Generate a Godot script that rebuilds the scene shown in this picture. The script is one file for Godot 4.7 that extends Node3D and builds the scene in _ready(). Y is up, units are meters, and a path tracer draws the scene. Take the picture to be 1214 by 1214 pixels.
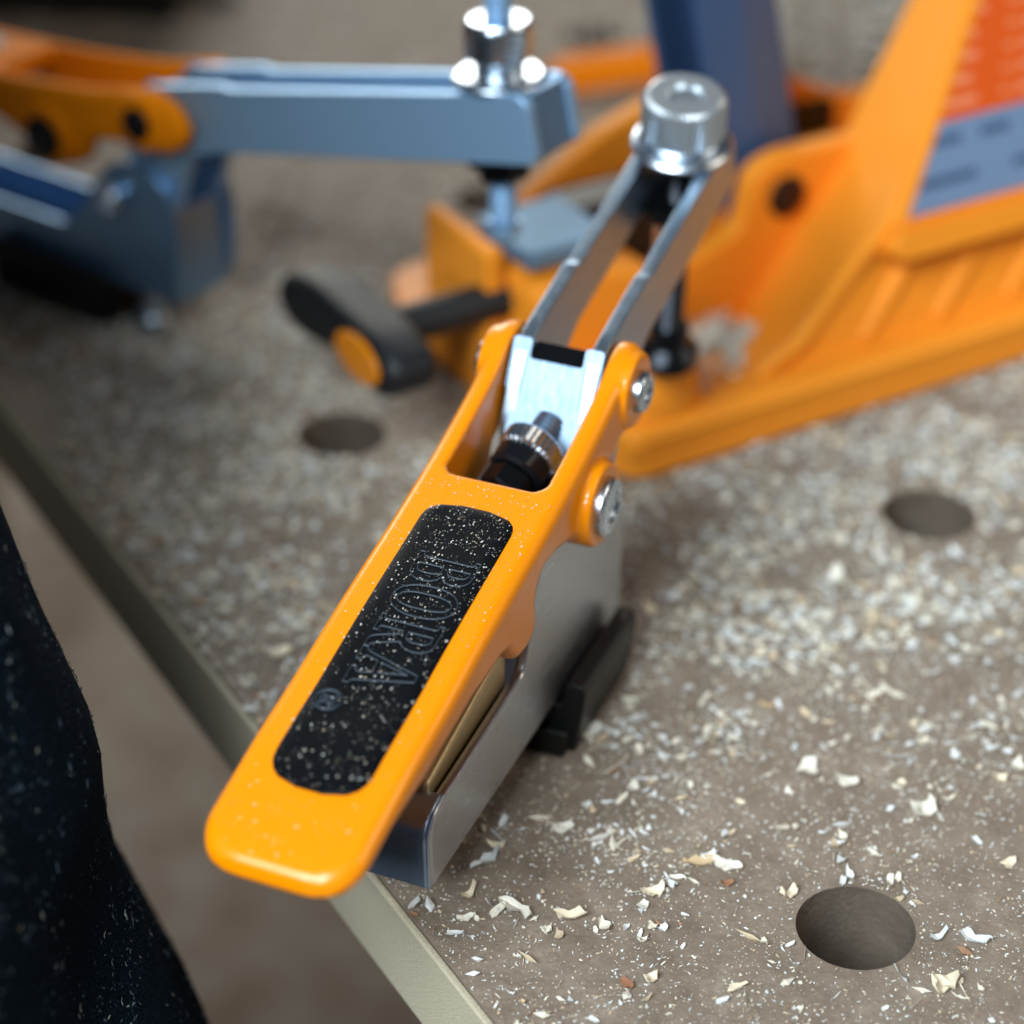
extends Node3D
# A bench clamp with an orange lever on a dusty dog-hole bench. Shapes are written in millimetres; S turns them into metres.

const S := 0.001
const CLAMP_AT := Vector3(-22.0, 0.0, -259.5)      # below the near end of the clamp's body
const JIG_AT := Vector3(28.0, 0.0, -393.0)         # front left corner of the jig's base
const JIG_TURN := 30.5

var M := {}
var used_names := {}
var rng := RandomNumberGenerator.new()

func _ready() -> void:
	rng.seed = 20417
	# ---- camera
	var cam := Camera3D.new()
	cam.name = "camera"
	cam.position = Vector3(0, 245, 0) * S
	cam.rotation_degrees = Vector3(-32.75, 0, 0)
	cam.near = 0.02
	cam.far = 20.0
	var lens := CameraAttributesPhysical.new()
	lens.frustum_focal_length = 51.38
	lens.frustum_focus_distance = 0.346
	lens.frustum_near = 0.02
	lens.frustum_far = 20.0
	lens.exposure_aperture = 5.1
	cam.attributes = lens
	cam.fov = 26.28
	add_child(cam)
	# ---- light: a wide cool workshop window behind and to the left, a dim room round it
	var env := Environment.new()
	env.background_mode = Environment.BG_COLOR
	env.background_color = Color(0.040, 0.050, 0.066).linear_to_srgb()
	env.tonemap_mode = Environment.TONE_MAPPER_LINEAR
	env.tonemap_exposure = 0.92
	env.sdfgi_enabled = true
	env.ssao_enabled = true
	env.ssil_enabled = true
	var we := WorldEnvironment.new()
	we.name = "world"
	we.environment = env
	add_child(we)
	area_light("window_light", Vector3(-0.55, 1.0, 0.60), Vector3(0.02, 0.0, -0.36), Vector2(0.85, 0.7), Color(0.93, 0.975, 1.0), 4.7)
	area_light("side_window_light", Vector3(1.5, 1.0, -0.1), Vector3(0.05, 0.0, -0.40), Vector2(0.9, 0.9), Color(1.0, 0.93, 0.84), 0.9)
	area_light("added_back_light", Vector3(-0.5, 0.95, -2.6), Vector3(0.0, 0.0, -0.5), Vector2(1.5, 0.8), Color(0.98, 0.97, 0.93), 4.0)  # added behind the bench to give its far part a sheen; no window known
	clump.noise_type = FastNoiseLite.TYPE_SIMPLEX_SMOOTH
	clump.frequency = 0.035
	clump.fractal_octaves = 3
	clump.seed = 41
	make_materials()
	# ---- the place
	build_floor()
	build_bench()
	build_person()
	# ---- the tools
	build_jig()
	build_clamp("bench_clamp", "orange levered bench clamp in front, its black grip dusted with sawdust", {
		"at": CLAMP_AT, "turn": 67.0, "arm_pitch": 12.0, "handle_turn": 0.0, "stretch": 1.0, "cell": 0.6, "rail": 11.0, "reach": 62.0, "pad": 26.0, "lean": 0.09, "near": true, "steel": M.steel, "body": M.steel_body})
	build_clamp("bench_clamp", "blurred clamp lying crosswise at the upper left, its blue grey arm shut", {
		"at": Vector3(-72.9, 0, -461.0) - Vector3(cos(deg_to_rad(-36)), 0, sin(deg_to_rad(36))) * 82.0, "turn": -36.0, "arm_pitch": 12.5, "handle_turn": 4.0, "stretch": 1.6, "cell": 1.1, "rail": 14.2, "reach": 92.0, "pad": 49.0, "lean": 0.0, "near": false, "steel": M.blue_steel, "body": M.blue_steel_dark, "shift": 1.5, "over": 12.0, "foot0": 26.0, "foot1": 62.0, "lift": -2.9})
	build_far_things()
	build_shavings()


# ------------------------------------------------------------------ helpers
func area_light(called: String, at: Vector3, to: Vector3, size: Vector2, color: Color, energy: float) -> void:
	var l := AreaLight3D.new()
	l.name = called
	l.area_size = size
	l.light_color = color
	l.light_energy = energy
	l.area_normalize_energy = true
	l.area_range = 12.0
	l.shadow_enabled = true
	add_child(l)
	l.look_at_from_position(at, to, Vector3.UP)

func numbered(called: String) -> String:
	if not used_names.has(called):
		used_names[called] = 0
		return called
	used_names[called] += 1
	return "%s_%03d" % [called, used_names[called]]

func thing(called: String, label: String, category: String, at := Vector3.ZERO, turn := 0.0, group := "") -> Node3D:
	var o := Node3D.new()
	o.name = numbered(called)
	add_child(o)
	o.position = at * S
	o.rotation_degrees.y = turn
	tag(o, label, category, group)
	return o

func tag(o: Node, label: String, category: String, group := "", kind := "") -> void:
	if label: o.set_meta("label", label)
	if category: o.set_meta("category", category)
	if group: o.set_meta("group", group)
	if kind: o.set_meta("kind", kind)

func part(called: String, mesh: Mesh, mat: Material, parent: Node, at := Vector3.ZERO) -> MeshInstance3D:
	var o := MeshInstance3D.new()
	o.name = numbered(called) if parent == self else called
	o.mesh = mesh
	o.material_override = mat
	o.position = at * S
	parent.add_child(o, true)
	return o

class G:
	# a soup of outward-facing triangles in millimetres
	var v := PackedVector3Array()
	var xf := Transform3D.IDENTITY
	func tri(a: Vector3, b: Vector3, c: Vector3) -> void:
		v.append(xf * a); v.append(xf * b); v.append(xf * c)
	func quad(a: Vector3, b: Vector3, c: Vector3, d: Vector3) -> void:
		tri(a, b, c); tri(a, c, d)
	# polygon in x,y pushed from z0 to z1 with rounded rims
	func prism(poly_in: PackedVector2Array, z0: float, z1: float, bev := 0.5, segs := 3) -> void:
		var poly := poly_in.duplicate()
		if Geometry2D.is_polygon_clockwise(poly):
			poly.reverse()
		var n := poly.size()
		var inw := PackedVector2Array()
		for i in n:
			var a := (poly[i] - poly[(i + n - 1) % n]).normalized()
			var b := (poly[(i + 1) % n] - poly[i]).normalized()
			var na := Vector2(-a.y, a.x)
			var nb := Vector2(-b.y, b.x)
			var m := (na + nb)
			m = m / maxf(m.length_squared() * 0.5, 0.35)
			inw.append(m)
		var rings := []
		for side in 2:
			for k in segs + 1:
				var an := PI * 0.5 * k / segs
				if bev <= 0.0 and k > 0: break
				var inset := bev * (1.0 - (sin(an) if side == 0 else cos(an)))
				var z := z0 + bev * (1.0 - cos(an)) if side == 0 else z1 - bev * (1.0 - sin(an))
				var ring := PackedVector3Array()
				for i in n:
					var p := poly[i] + inw[i] * inset
					ring.append(Vector3(p.x, p.y, z))
				rings.append(ring)
		for r in rings.size() - 1:
			for i in n:
				var j := (i + 1) % n
				quad(rings[r][i], rings[r][j], rings[r + 1][j], rings[r + 1][i])
		var capped := PackedVector2Array()
		for i in n:
			capped.append(poly[i] + inw[i] * bev)
		var idx := Geometry2D.triangulate_polygon(capped)
		if idx.is_empty():
			capped = poly
			idx = Geometry2D.triangulate_polygon(poly)
		for k in range(0, idx.size(), 3):
			var a := capped[idx[k]]
			var b := capped[idx[k + 1]]
			var c := capped[idx[k + 2]]
			if (b - a).cross(c - a) < 0.0:
				var t := b
				b = c
				c = t
			tri(Vector3(a.x, a.y, z1), Vector3(b.x, b.y, z1), Vector3(c.x, c.y, z1))
			tri(Vector3(a.x, a.y, z0), Vector3(c.x, c.y, z0), Vector3(b.x, b.y, z0))
	# profile of (radius, y) from bottom to top turned round y; teeth > 0 makes a knurl of that depth
	func lathe(profile: Array, segs := 32, teeth := 0.0) -> void:
		for k in profile.size() - 1:
			var p: Vector2 = profile[k]
			var q: Vector2 = profile[k + 1]
			for i in segs:
				var a := TAU * i / segs
				var b := TAU * (i + 1) / segs
				var ta := 1.0 - (teeth if i % 2 else 0.0)
				var tb := 1.0 - (teeth if (i + 1) % 2 else 0.0)
				var p0 := Vector3(cos(a) * p.x * ta, p.y, -sin(a) * p.x * ta)
				var p1 := Vector3(cos(b) * p.x * tb, p.y, -sin(b) * p.x * tb)
				var q0 := Vector3(cos(a) * q.x * ta, q.y, -sin(a) * q.x * ta)
				var q1 := Vector3(cos(b) * q.x * tb, q.y, -sin(b) * q.x * tb)
				if p.x > 0.0: tri(p0, p1, q1)
				if q.x > 0.0: tri(p0, q1, q0)
	func mesh(crease := 38.0) -> ArrayMesh:
		var n := v.size() / 3
		var fn := PackedVector3Array()
		fn.resize(n)
		var at := {}
		var keys := []
		keys.resize(v.size())
		for t in n:
			fn[t] = (v[t * 3 + 1] - v[t * 3]).cross(v[t * 3 + 2] - v[t * 3])
			for k in 3:
				var q := v[t * 3 + k]
				var key := Vector3i(roundi(q.x * 500.0), roundi(q.y * 500.0), roundi(q.z * 500.0))
				keys[t * 3 + k] = key
				if at.has(key): at[key].append(t)
				else: at[key] = [t]
		var limit := cos(deg_to_rad(crease))
		var nn := PackedVector3Array()
		nn.resize(v.size())
		var vv := PackedVector3Array()
		vv.resize(v.size())
		var un := PackedVector3Array()
		for t in n: un.append(fn[t].normalized())
		for t in n:
			var order := [0, 2, 1]
			for k in 3:
				var src: int = t * 3 + order[k]
				var sum := Vector3.ZERO
				for o in at[keys[src]]:
					if un[o].dot(un[t]) >= limit: sum += fn[o]
				nn[t * 3 + k] = sum.normalized() if sum.length_squared() > 1e-14 else Vector3.UP
				vv[t * 3 + k] = v[src] * 0.001
		var arr := []
		arr.resize(Mesh.ARRAY_MAX)
		arr[Mesh.ARRAY_VERTEX] = vv
		arr[Mesh.ARRAY_NORMAL] = nn
		var m := ArrayMesh.new()
		m.add_surface_from_arrays(Mesh.PRIMITIVE_TRIANGLES, arr)
		return m

# corners cut into arcs of the given radius
func rounded(points: Array, radius: float, segs := 4) -> PackedVector2Array:
	var out := PackedVector2Array()
	var n := points.size()
	for i in n:
		var p: Vector2 = points[i]
		var a: Vector2 = points[(i + n - 1) % n]
		var b: Vector2 = points[(i + 1) % n]
		var r := minf(radius, minf(p.distance_to(a), p.distance_to(b)) * 0.45)
		var p0 := p + (a - p).normalized() * r
		var p1 := p + (b - p).normalized() * r
		for k in segs + 1:
			var t := float(k) / segs
			out.append(p0.lerp(p, t).lerp(p.lerp(p1, t), t))
	return out

func rect(x0: float, y0: float, x1: float, y1: float, r := 1.0) -> PackedVector2Array:
	return rounded([Vector2(x0, y0), Vector2(x1, y0), Vector2(x1, y1), Vector2(x0, y1)], r)

func disc(c: Vector2, r: float, segs := 28) -> PackedVector2Array:
	var out := PackedVector2Array()
	for i in segs: out.append(c + Vector2.from_angle(TAU * i / segs) * r)
	return out

# box from lo to hi, rounded
func box(lo: Vector3, hi: Vector3, bev := 0.6) -> ArrayMesh:
	var g := G.new()
	g.prism(rect(lo.x, lo.y, hi.x, hi.y, bev * 1.2), lo.z, hi.z, bev)
	return g.mesh()

# frame whose y axis runs from a to b
func along(a: Vector3, b: Vector3) -> Transform3D:
	var y := (b - a).normalized()
	var x := y.cross(Vector3(0.31, 0.2, 0.93)).normalized()
	return Transform3D(Basis(x, y, x.cross(y)), a)

func thread_profile(r: float, y0: float, y1: float, pitch := 1.0) -> Array:
	var p := [Vector2(0, y0), Vector2(r * 0.8, y0)]
	var y := y0
	while y < y1 - pitch:
		p.append(Vector2(r * 0.84, y + 0.12 * pitch))
		p.append(Vector2(r, y + 0.45 * pitch))
		p.append(Vector2(r, y + 0.6 * pitch))
		p.append(Vector2(r * 0.84, y + 0.95 * pitch))
		y += pitch
	p.append(Vector2(r * 0.8, y1))
	p.append(Vector2(0, y1))
	return p

func rivet(r: float, h: float) -> Array:
	return [Vector2(0, -1.0), Vector2(r, -1.0), Vector2(r, h * 0.55), Vector2(r * 0.93, h * 0.85), Vector2(r * 0.8, h), Vector2(r * 0.55, h * 1.02), Vector2(r * 0.5, h * 0.7), Vector2(0, h * 0.66)]

# ---- distance fields
func sdf_poly(poly: PackedVector2Array, p: Vector2) -> float:
	var n := poly.size()
	var d := 1e9
	var s := 1.0
	var j := n - 1
	for i in n:
		var a := poly[i]
		var b := poly[j]
		var e := b - a
		var w := p - a
		d = minf(d, (w - e * clampf(w.dot(e) / maxf(e.length_squared(), 1e-9), 0.0, 1.0)).length_squared())
		var c1 := p.y >= a.y
		var c2 := p.y < b.y
		var c3 := e.x * w.y > e.y * w.x
		if (c1 and c2 and c3) or (not c1 and not c2 and not c3): s = -s
		j = i
	return s * sqrt(d)

func sd_box(p: Vector2, c: Vector2, half: Vector2, r: float) -> float:
	var q := (p - c).abs() - half + Vector2(r, r)
	return Vector2(maxf(q.x, 0.0), maxf(q.y, 0.0)).length() + minf(maxf(q.x, q.y), 0.0) - r

func round_max(a: float, b: float, r: float) -> float:
	if a < -r or b < -r: return maxf(a, b)
	return minf(maxf(a, b), -r) + Vector2(maxf(a + r, 0.0), maxf(b + r, 0.0)).length()

func smooth_min(a: float, b: float, k: float) -> float:
	var h := maxf(k - absf(a - b), 0.0) / k
	return minf(a, b) - h * h * k * 0.25

# surface nets over a grid of distances
func nets(f: PackedFloat32Array, nx: int, ny: int, nz: int, origin: Vector3, cell: float) -> ArrayMesh:
	var vert := PackedVector3Array()
	var norm := PackedVector3Array()
	var idx := PackedInt32Array()
	var at := PackedInt32Array()
	at.resize(nx * ny * nz)
	at.fill(-1)
	var sy := nx
	var sz := nx * ny
	var off := [0, 1, sy, sy + 1, sz, sz + 1, sz + sy, sz + sy + 1]
	var edges := [[0, 1], [2, 3], [4, 5], [6, 7], [0, 2], [1, 3], [4, 6], [5, 7], [0, 4], [1, 5], [2, 6], [3, 7]]
	for z in nz - 1:
		for y in ny - 1:
			var row := z * sz + y * sy
			for x in nx - 1:
				var o := row + x
				var f0 := f[o]
				if absf(f0) > cell * 2.0: continue
				var any := false
				var neg := f0 < 0.0
				for k in range(1, 8):
					if (f[o + off[k]] < 0.0) != neg:
						any = true
						break
				if not any: continue
				var sum := Vector3.ZERO
				var cnt := 0
				for e in edges:
					var a: float = f[o + off[e[0]]]
					var b: float = f[o + off[e[1]]]
					if (a < 0.0) == (b < 0.0): continue
					var t := a / (a - b)
					var pa := Vector3(e[0] & 1, (e[0] >> 1) & 1, e[0] >> 2)
					var pb := Vector3(e[1] & 1, (e[1] >> 1) & 1, e[1] >> 2)
					sum += pa.lerp(pb, t)
					cnt += 1
				var gx := f[o + 1] - f0 + f[o + sy + 1] - f[o + sy] + f[o + sz + 1] - f[o + sz] + f[o + sz + sy + 1] - f[o + sz + sy]
				var gy := f[o + sy] - f0 + f[o + sy + 1] - f[o + 1] + f[o + sz + sy] - f[o + sz] + f[o + sz + sy + 1] - f[o + sz + 1]
				var gz := f[o + sz] - f0 + f[o + sz + 1] - f[o + 1] + f[o + sz + sy] - f[o + sy] + f[o + sz + sy + 1] - f[o + sy + 1]
				at[o] = vert.size()
				vert.append((origin + (Vector3(x, y, z) + sum / cnt) * cell) * S)
				norm.append(Vector3(gx, gy, gz).normalized())
	for z in range(1, nz - 1):
		for y in range(1, ny - 1):
			var row := z * sz + y * sy
			for x in range(1, nx - 1):
				var o := row + x
				if at[o] < 0: continue
				var inside := f[o] < 0.0
				for ax in 3:
					var st: int = [1, sy, sz][ax]
					if (f[o + st] < 0.0) == inside: continue
					var u: int = [sy, sz, 1][ax]
					var w: int = [sz, 1, sy][ax]
					var a := at[o - u - w]
					var b := at[o - w]
					var c := at[o]
					var d := at[o - u]
					if a < 0 or b < 0 or c < 0 or d < 0: continue
					if inside: idx.append_array(PackedInt32Array([a, c, b, a, d, c]))
					else: idx.append_array(PackedInt32Array([a, b, c, a, c, d]))
	var arr := []
	arr.resize(Mesh.ARRAY_MAX)
	arr[Mesh.ARRAY_VERTEX] = vert
	arr[Mesh.ARRAY_NORMAL] = norm
	arr[Mesh.ARRAY_INDEX] = idx
	var m := ArrayMesh.new()
	m.add_surface_from_arrays(Mesh.PRIMITIVE_TRIANGLES, arr)
	return m


# ------------------------------------------------------------------ materials
func noise(freq: float, octaves := 4, kind := FastNoiseLite.TYPE_SIMPLEX_SMOOTH, sd := 1) -> FastNoiseLite:
	var n := FastNoiseLite.new()
	n.noise_type = kind
	n.frequency = freq
	n.fractal_octaves = octaves
	n.seed = sd
	return n

func noise_tex(n: FastNoiseLite, size := 512, ramp: Array = [], normal := 0.0) -> NoiseTexture2D:
	var t := NoiseTexture2D.new()
	t.width = size
	t.height = size
	t.seamless = true
	t.noise = n
	if normal > 0.0:
		t.as_normal_map = true
		t.bump_strength = normal
	if ramp:
		var g := Gradient.new()
		g.offsets = PackedFloat32Array(ramp.map(func(e): return e[0]))
		g.colors = PackedColorArray(ramp.map(func(e): return e[1]))
		t.color_ramp = g
	return t

func mat(color: Color, rough: float, metal := 0.0) -> StandardMaterial3D:
	var m := StandardMaterial3D.new()
	m.albedo_color = color
	m.roughness = rough
	m.metallic = metal
	m.cull_mode = BaseMaterial3D.CULL_DISABLED
	return m

func tri_tex(m: StandardMaterial3D, scale: Vector3, albedo: Texture2D = null, normal: Texture2D = null, depth := 1.0, rough: Texture2D = null, world := false) -> StandardMaterial3D:
	m.uv1_triplanar = true
	m.uv1_world_triplanar = world
	m.uv1_scale = scale
	if albedo: m.albedo_texture = albedo
	if normal:
		m.normal_enabled = true
		m.normal_texture = normal
		m.normal_scale = depth
	if rough:
		m.roughness_texture = rough
	return m

func grey(v: float) -> Color:
	return Color(v, v, v)

func make_materials() -> void:
	var fine := noise_tex(noise(0.05, 4), 512, [], 4.0)
	var grain := noise_tex(noise(0.35, 2, FastNoiseLite.TYPE_SIMPLEX_SMOOTH, 5), 512, [], 6.0)
	var smear := noise_tex(noise(0.012, 5, FastNoiseLite.TYPE_SIMPLEX_SMOOTH, 9), 512, [[0.0, grey(0.62)], [1.0, grey(1.0)]])
	var board := noise(0.006, 8, FastNoiseLite.TYPE_SIMPLEX_SMOOTH, 3)
	board.fractal_gain = 0.8
	var mdf := noise_tex(board, 2048, [[0.0, Color(0.39, 0.34, 0.29)], [0.35, Color(0.465, 0.415, 0.36)], [0.6, Color(0.505, 0.455, 0.40)], [1.0, Color(0.61, 0.56, 0.50)]])
	M.mdf = tri_tex(mat(Color(1, 1, 1), 0.82), Vector3.ONE * 5.0, mdf, grain, 0.07)
	M.mdf.roughness = 0.7
	M.mdf.detail_enabled = false
	M.mdf_hole_shade = tri_tex(mat(Color(0.74, 0.73, 0.72), 0.9), Vector3.ONE * 5.0, mdf, grain, 0.1)  # hole walls: the shade inside them is put into a darker board colour
	var edge := noise_tex(noise(0.18, 4, FastNoiseLite.TYPE_SIMPLEX_SMOOTH, 8), 512, [[0.0, Color(0.62, 0.59, 0.50)], [1.0, Color(0.76, 0.725, 0.64)]])
	M.mdf_lit = tri_tex(mat(Color(1, 1, 1), 0.8), Vector3.ONE * 18.0, edge, grain, 0.3)  # paler than the board: light on the side edge painted into the colour
	M.orange = tri_tex(mat(Color(0.915, 0.535, 0.0), 0.5), Vector3.ONE * 42.0, null, grain, 0.10, smear)
	M.orange.clearcoat_enabled = true
	M.orange.clearcoat = 0.7
	M.orange.metallic_specular = 0.25
	M.orange.clearcoat_roughness = 0.2
	M.far_orange = tri_tex(mat(Color(0.93, 0.52, 0.02), 0.7), Vector3.ONE * 60.0, null, fine, 0.3)
	M.far_orange.metallic_specular = 0.2
	M.cast_orange = tri_tex(mat(Color(0.92, 0.56, 0.15), 0.42), Vector3.ONE * 60.0, null, fine, 0.3)
	M.cast_orange.metallic_specular = 0.3
	M.black_plastic = tri_tex(mat(Color(0.035, 0.037, 0.042), 0.42), Vector3.ONE * 120.0, null, grain, 0.25)
	M.grip_black = tri_tex(mat(Color(0.05, 0.058, 0.07), 0.34), Vector3.ONE * 120.0, null, grain, 0.12)
	M.grip_black.metallic_specular = 0.2
	M.letter = mat(Color(0.18, 0.225, 0.265), 0.6)
	M.steel = tri_tex(mat(Color(0.62, 0.70, 0.78), 1.0, 1.0), Vector3(60, 60, 60), null, fine, 0.22, smear)
	M.steel.roughness = 0.46
	M.steel_body = tri_tex(mat(Color(0.74, 0.74, 0.76), 1.0, 0.92), Vector3(16, 90, 90), null, fine, 0.14, smear)
	M.steel_body.roughness = 0.40
	M.bright_steel = tri_tex(mat(Color(0.78, 0.83, 0.88), 0.34, 1.0), Vector3.ONE * 70.0, null, fine, 0.14, smear)
	M.sleeve = mat(Color(0.10, 0.11, 0.13), 0.25, 0.5)
	M.zinc = tri_tex(mat(Color(0.66, 0.74, 0.84), 0.30, 0.8), Vector3.ONE * 60.0, null, fine, 0.2)
	M.nut = tri_tex(mat(Color(0.78, 0.82, 0.85), 0.36, 0.9), Vector3.ONE * 90.0, null, fine, 0.1)
	M.web = tri_tex(mat(Color(0.50, 0.585, 0.67), 0.62, 1.0), Vector3(120, 24, 120), null, fine, 0.3, smear)
	M.blue_steel = tri_tex(mat(Color(0.58, 0.73, 0.87), 0.40, 0.65), Vector3.ONE * 60.0, null, fine, 0.2)
	M.blue_steel_dark = tri_tex(mat(Color(0.44, 0.58, 0.72), 0.36, 0.75), Vector3.ONE * 60.0, null, fine, 0.2)
	M.blue_paint = tri_tex(mat(Color(0.25, 0.36, 0.52), 0.42, 0.4), Vector3.ONE * 60.0, null, fine, 0.2)
	M.dark_steel = mat(Color(0.16, 0.17, 0.19), 0.28, 0.9)
	M.brass = tri_tex(mat(Color(0.76, 0.68, 0.52), 0.42, 0.6), Vector3(30, 120, 120), null, fine, 0.25)
	M.pad_steel = tri_tex(mat(Color(0.46, 0.60, 0.72), 0.6, 0.5), Vector3.ONE * 60.0, null, fine, 0.4)
	M.tee_black = tri_tex(mat(Color(0.055, 0.07, 0.085), 0.5), Vector3.ONE * 80.0, null, grain, 0.4)
	M.brown_bolt = mat(Color(0.20, 0.13, 0.11), 0.45, 0.6)
	var weave := noise_tex(noise(0.28, 3, FastNoiseLite.TYPE_CELLULAR, 4), 512, [[0.0, Color(0.035, 0.055, 0.085)], [0.5, Color(0.085, 0.12, 0.17)], [1.0, Color(0.22, 0.31, 0.41)]])
	var weave_n := noise_tex(noise(0.28, 3, FastNoiseLite.TYPE_CELLULAR, 4), 512, [], 8.0)
	M.denim = tri_tex(mat(Color(0.9, 1.0, 1.0), 0.95), Vector3.ONE * 14.0, weave, weave_n, 1.6)
	M.denim.metallic_specular = 0.12
	var floor_t := noise_tex(noise(0.02, 5, FastNoiseLite.TYPE_SIMPLEX_SMOOTH, 31), 1024, [[0.0, Color(0.42, 0.32, 0.25)], [0.32, Color(0.47, 0.41, 0.36)], [0.55, Color(0.51, 0.47, 0.425)], [1.0, Color(0.57, 0.535, 0.49)]])
	M.concrete = tri_tex(mat(Color(1, 1, 1), 0.9), Vector3.ONE * 1.3, floor_t, fine, 0.4)
	M.wood = mat(Color(1, 1, 1), 0.75)
	M.wood.vertex_color_use_as_albedo = true
	M.wood.backlight_enabled = true
	M.wood.backlight = Color(0.3, 0.28, 0.24)
	M.shaving = []
	for c in [Color(0.90, 0.885, 0.83), Color(0.885, 0.84, 0.74), Color(0.80, 0.70, 0.55), Color(0.60, 0.42, 0.31), Color(0.84, 0.86, 0.86)]:
		var w := tri_tex(mat(c, 0.75), Vector3(300, 60, 300), null, grain, 0.5)
		w.backlight_enabled = true
		w.backlight = Color(0.3, 0.28, 0.24)
		M.shaving.append(w)


# ------------------------------------------------------------------ bench, floor
func bench_frame() -> Transform3D:
	# x along the visible edge, z inward over the bench
	var u := Vector3(0.509, 0, 0.861).normalized()
	var n := Vector3(0.861, 0, -0.509).normalized()
	return Transform3D(Basis(u, Vector3.UP, -n), Vector3(-2.3, 0, -237.5))

const HOLE_A := Vector2(54.8, -258.4)
const STEP_I := Vector2(31.1, -121.5)
const STEP_J := Vector2(-122.8, -32.0)

func hole_at(i: int, j: int) -> Vector2:
	return HOLE_A + STEP_I * i + STEP_J * j

func build_bench() -> void:
	var t := thing("workbench", "brown fibreboard bench top with round dog holes, strewn with sawdust", "workbench")
	var slab := CSGCombiner3D.new()
	slab.name = "bench_top"
	t.add_child(slab)
	var fr := bench_frame()
	var b := CSGBox3D.new()
	b.name = "board"
	b.size = Vector3(1420, 19.05, 900) * S
	b.transform = Transform3D(fr.basis, (fr * Vector3(-290, -9.525, -450)) * S)
	b.material = M.mdf
	slab.add_child(b)
	for i in range(-1, 5):
		for j in range(-3, 4):
			var p := hole_at(i, j)
			var q := fr.affine_inverse() * Vector3(p.x, 0, p.y)
			if q.z > -25.0 or q.z < -860.0 or q.x > 300.0 or q.x < -900.0: continue
			for k in 2:
				var c := CSGCylinder3D.new()
				c.name = "hole"
				c.operation = CSGShape3D.OPERATION_SUBTRACTION
				c.sides = 72
				c.radius = 9.525 * S if k == 0 else 10.6 * S
				c.height = 40 * S if k == 0 else 2.1 * S
				c.cone = k == 1
				c.position = Vector3(p.x, -10.0 if k == 0 else -0.1, p.y) * S
				c.material = M.mdf_hole_shade
				if k == 1:
					c.rotation_degrees.x = 180.0
				slab.add_child(c, true)
	# the edge along the near side, its paler tone standing for light on it
	var e := G.new()
	e.xf = fr
	e.prism(rounded([Vector2(0.05, -19.0), Vector2(1.6, -19.0), Vector2(1.6, -0.25), Vector2(0.05, -0.25)], 0.4), -400, 1000, 0.3)
	var strip := G.new()
	strip.xf = fr * Transform3D(Basis(Vector3(0, 0, 1), Vector3.UP, Vector3(-1, 0, 0)), Vector3.ZERO)
	strip.prism(rounded([Vector2(0.02, -19.0), Vector2(1.4, -19.0), Vector2(1.4, -0.3), Vector2(0.02, -0.3)], 0.5), -400, 1000, 0.3)
	part("edge_strip", strip.mesh(), M.mdf_lit, t)
	# trestle legs below, so that the top does not float
	var leg := box(Vector3(-35, -560, -35), Vector3(35, -19.2, 35), 4.0)
	for p in [Vector3(300, 0, -120), Vector3(-850, 0, -120), Vector3(300, 0, -820), Vector3(-850, 0, -820)]:
		part("leg", leg, M.mdf_lit, t, fr * p)

func build_floor() -> void:
	var g := G.new()
	g.quad(Vector3(-6000, -560, 6000), Vector3(6000, -560, 6000), Vector3(6000, -560, -6000), Vector3(-6000, -560, -6000))
	var o := part("floor", g.mesh(), M.concrete, self)
	tag(o, "bare grey brown workshop floor far below the bench", "floor", "", "structure")


# ------------------------------------------------------------------ the person's lap beside the bench
func build_person() -> void:
	var t := thing("person", "kneeling person in dark navy work clothes flecked with sawdust, hip beside the bench", "person")
	# waist, hips, knees, ankles, shoulders
	var bones := [
		[Vector3(-181, 30, -244), Vector3(-328, 420, -312), 103.0, 124.0],
		[Vector3(-256, 30, -285), Vector3(-380, 420, -370), 103.0, 118.0],
		[Vector3(-157, -95, -242), Vector3(-150, -470, -225), 107.0, 64.0],
		[Vector3(-150, -480, -225), Vector3(-210, -500, 140), 60.0, 44.0],
		[Vector3(-330, -95, -215), Vector3(-360, -470, -180), 107.0, 64.0],
		[Vector3(-360, -480, -180), Vector3(-390, -500, 180), 60.0, 44.0],
		[Vector3(-181, 30, -244), Vector3(-157, -95, -242), 104.0, 108.0],
		[Vector3(-262, 30, -225), Vector3(-330, -95, -215), 104.0, 108.0]]
	t.add_child(garment("trousers", bones, -560.0, -150.0, 12.0), true)
	t.add_child(garment("jacket", bones, -160.0, 480.0, 9.0), true)
	for z in [Vector3(-214, -505, 150), Vector3(-394, -505, 190)]:
		var g := G.new()
		g.xf = Transform3D(Basis(Vector3.RIGHT, -0.25), z)
		g.prism(rounded([Vector2(-38, -46), Vector2(38, -46), Vector2(42, 30), Vector2(-42, 30)], 22.0), -20, 95, 16.0, 4)
		part("shoe", g.mesh(), M.black_plastic, t)

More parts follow.
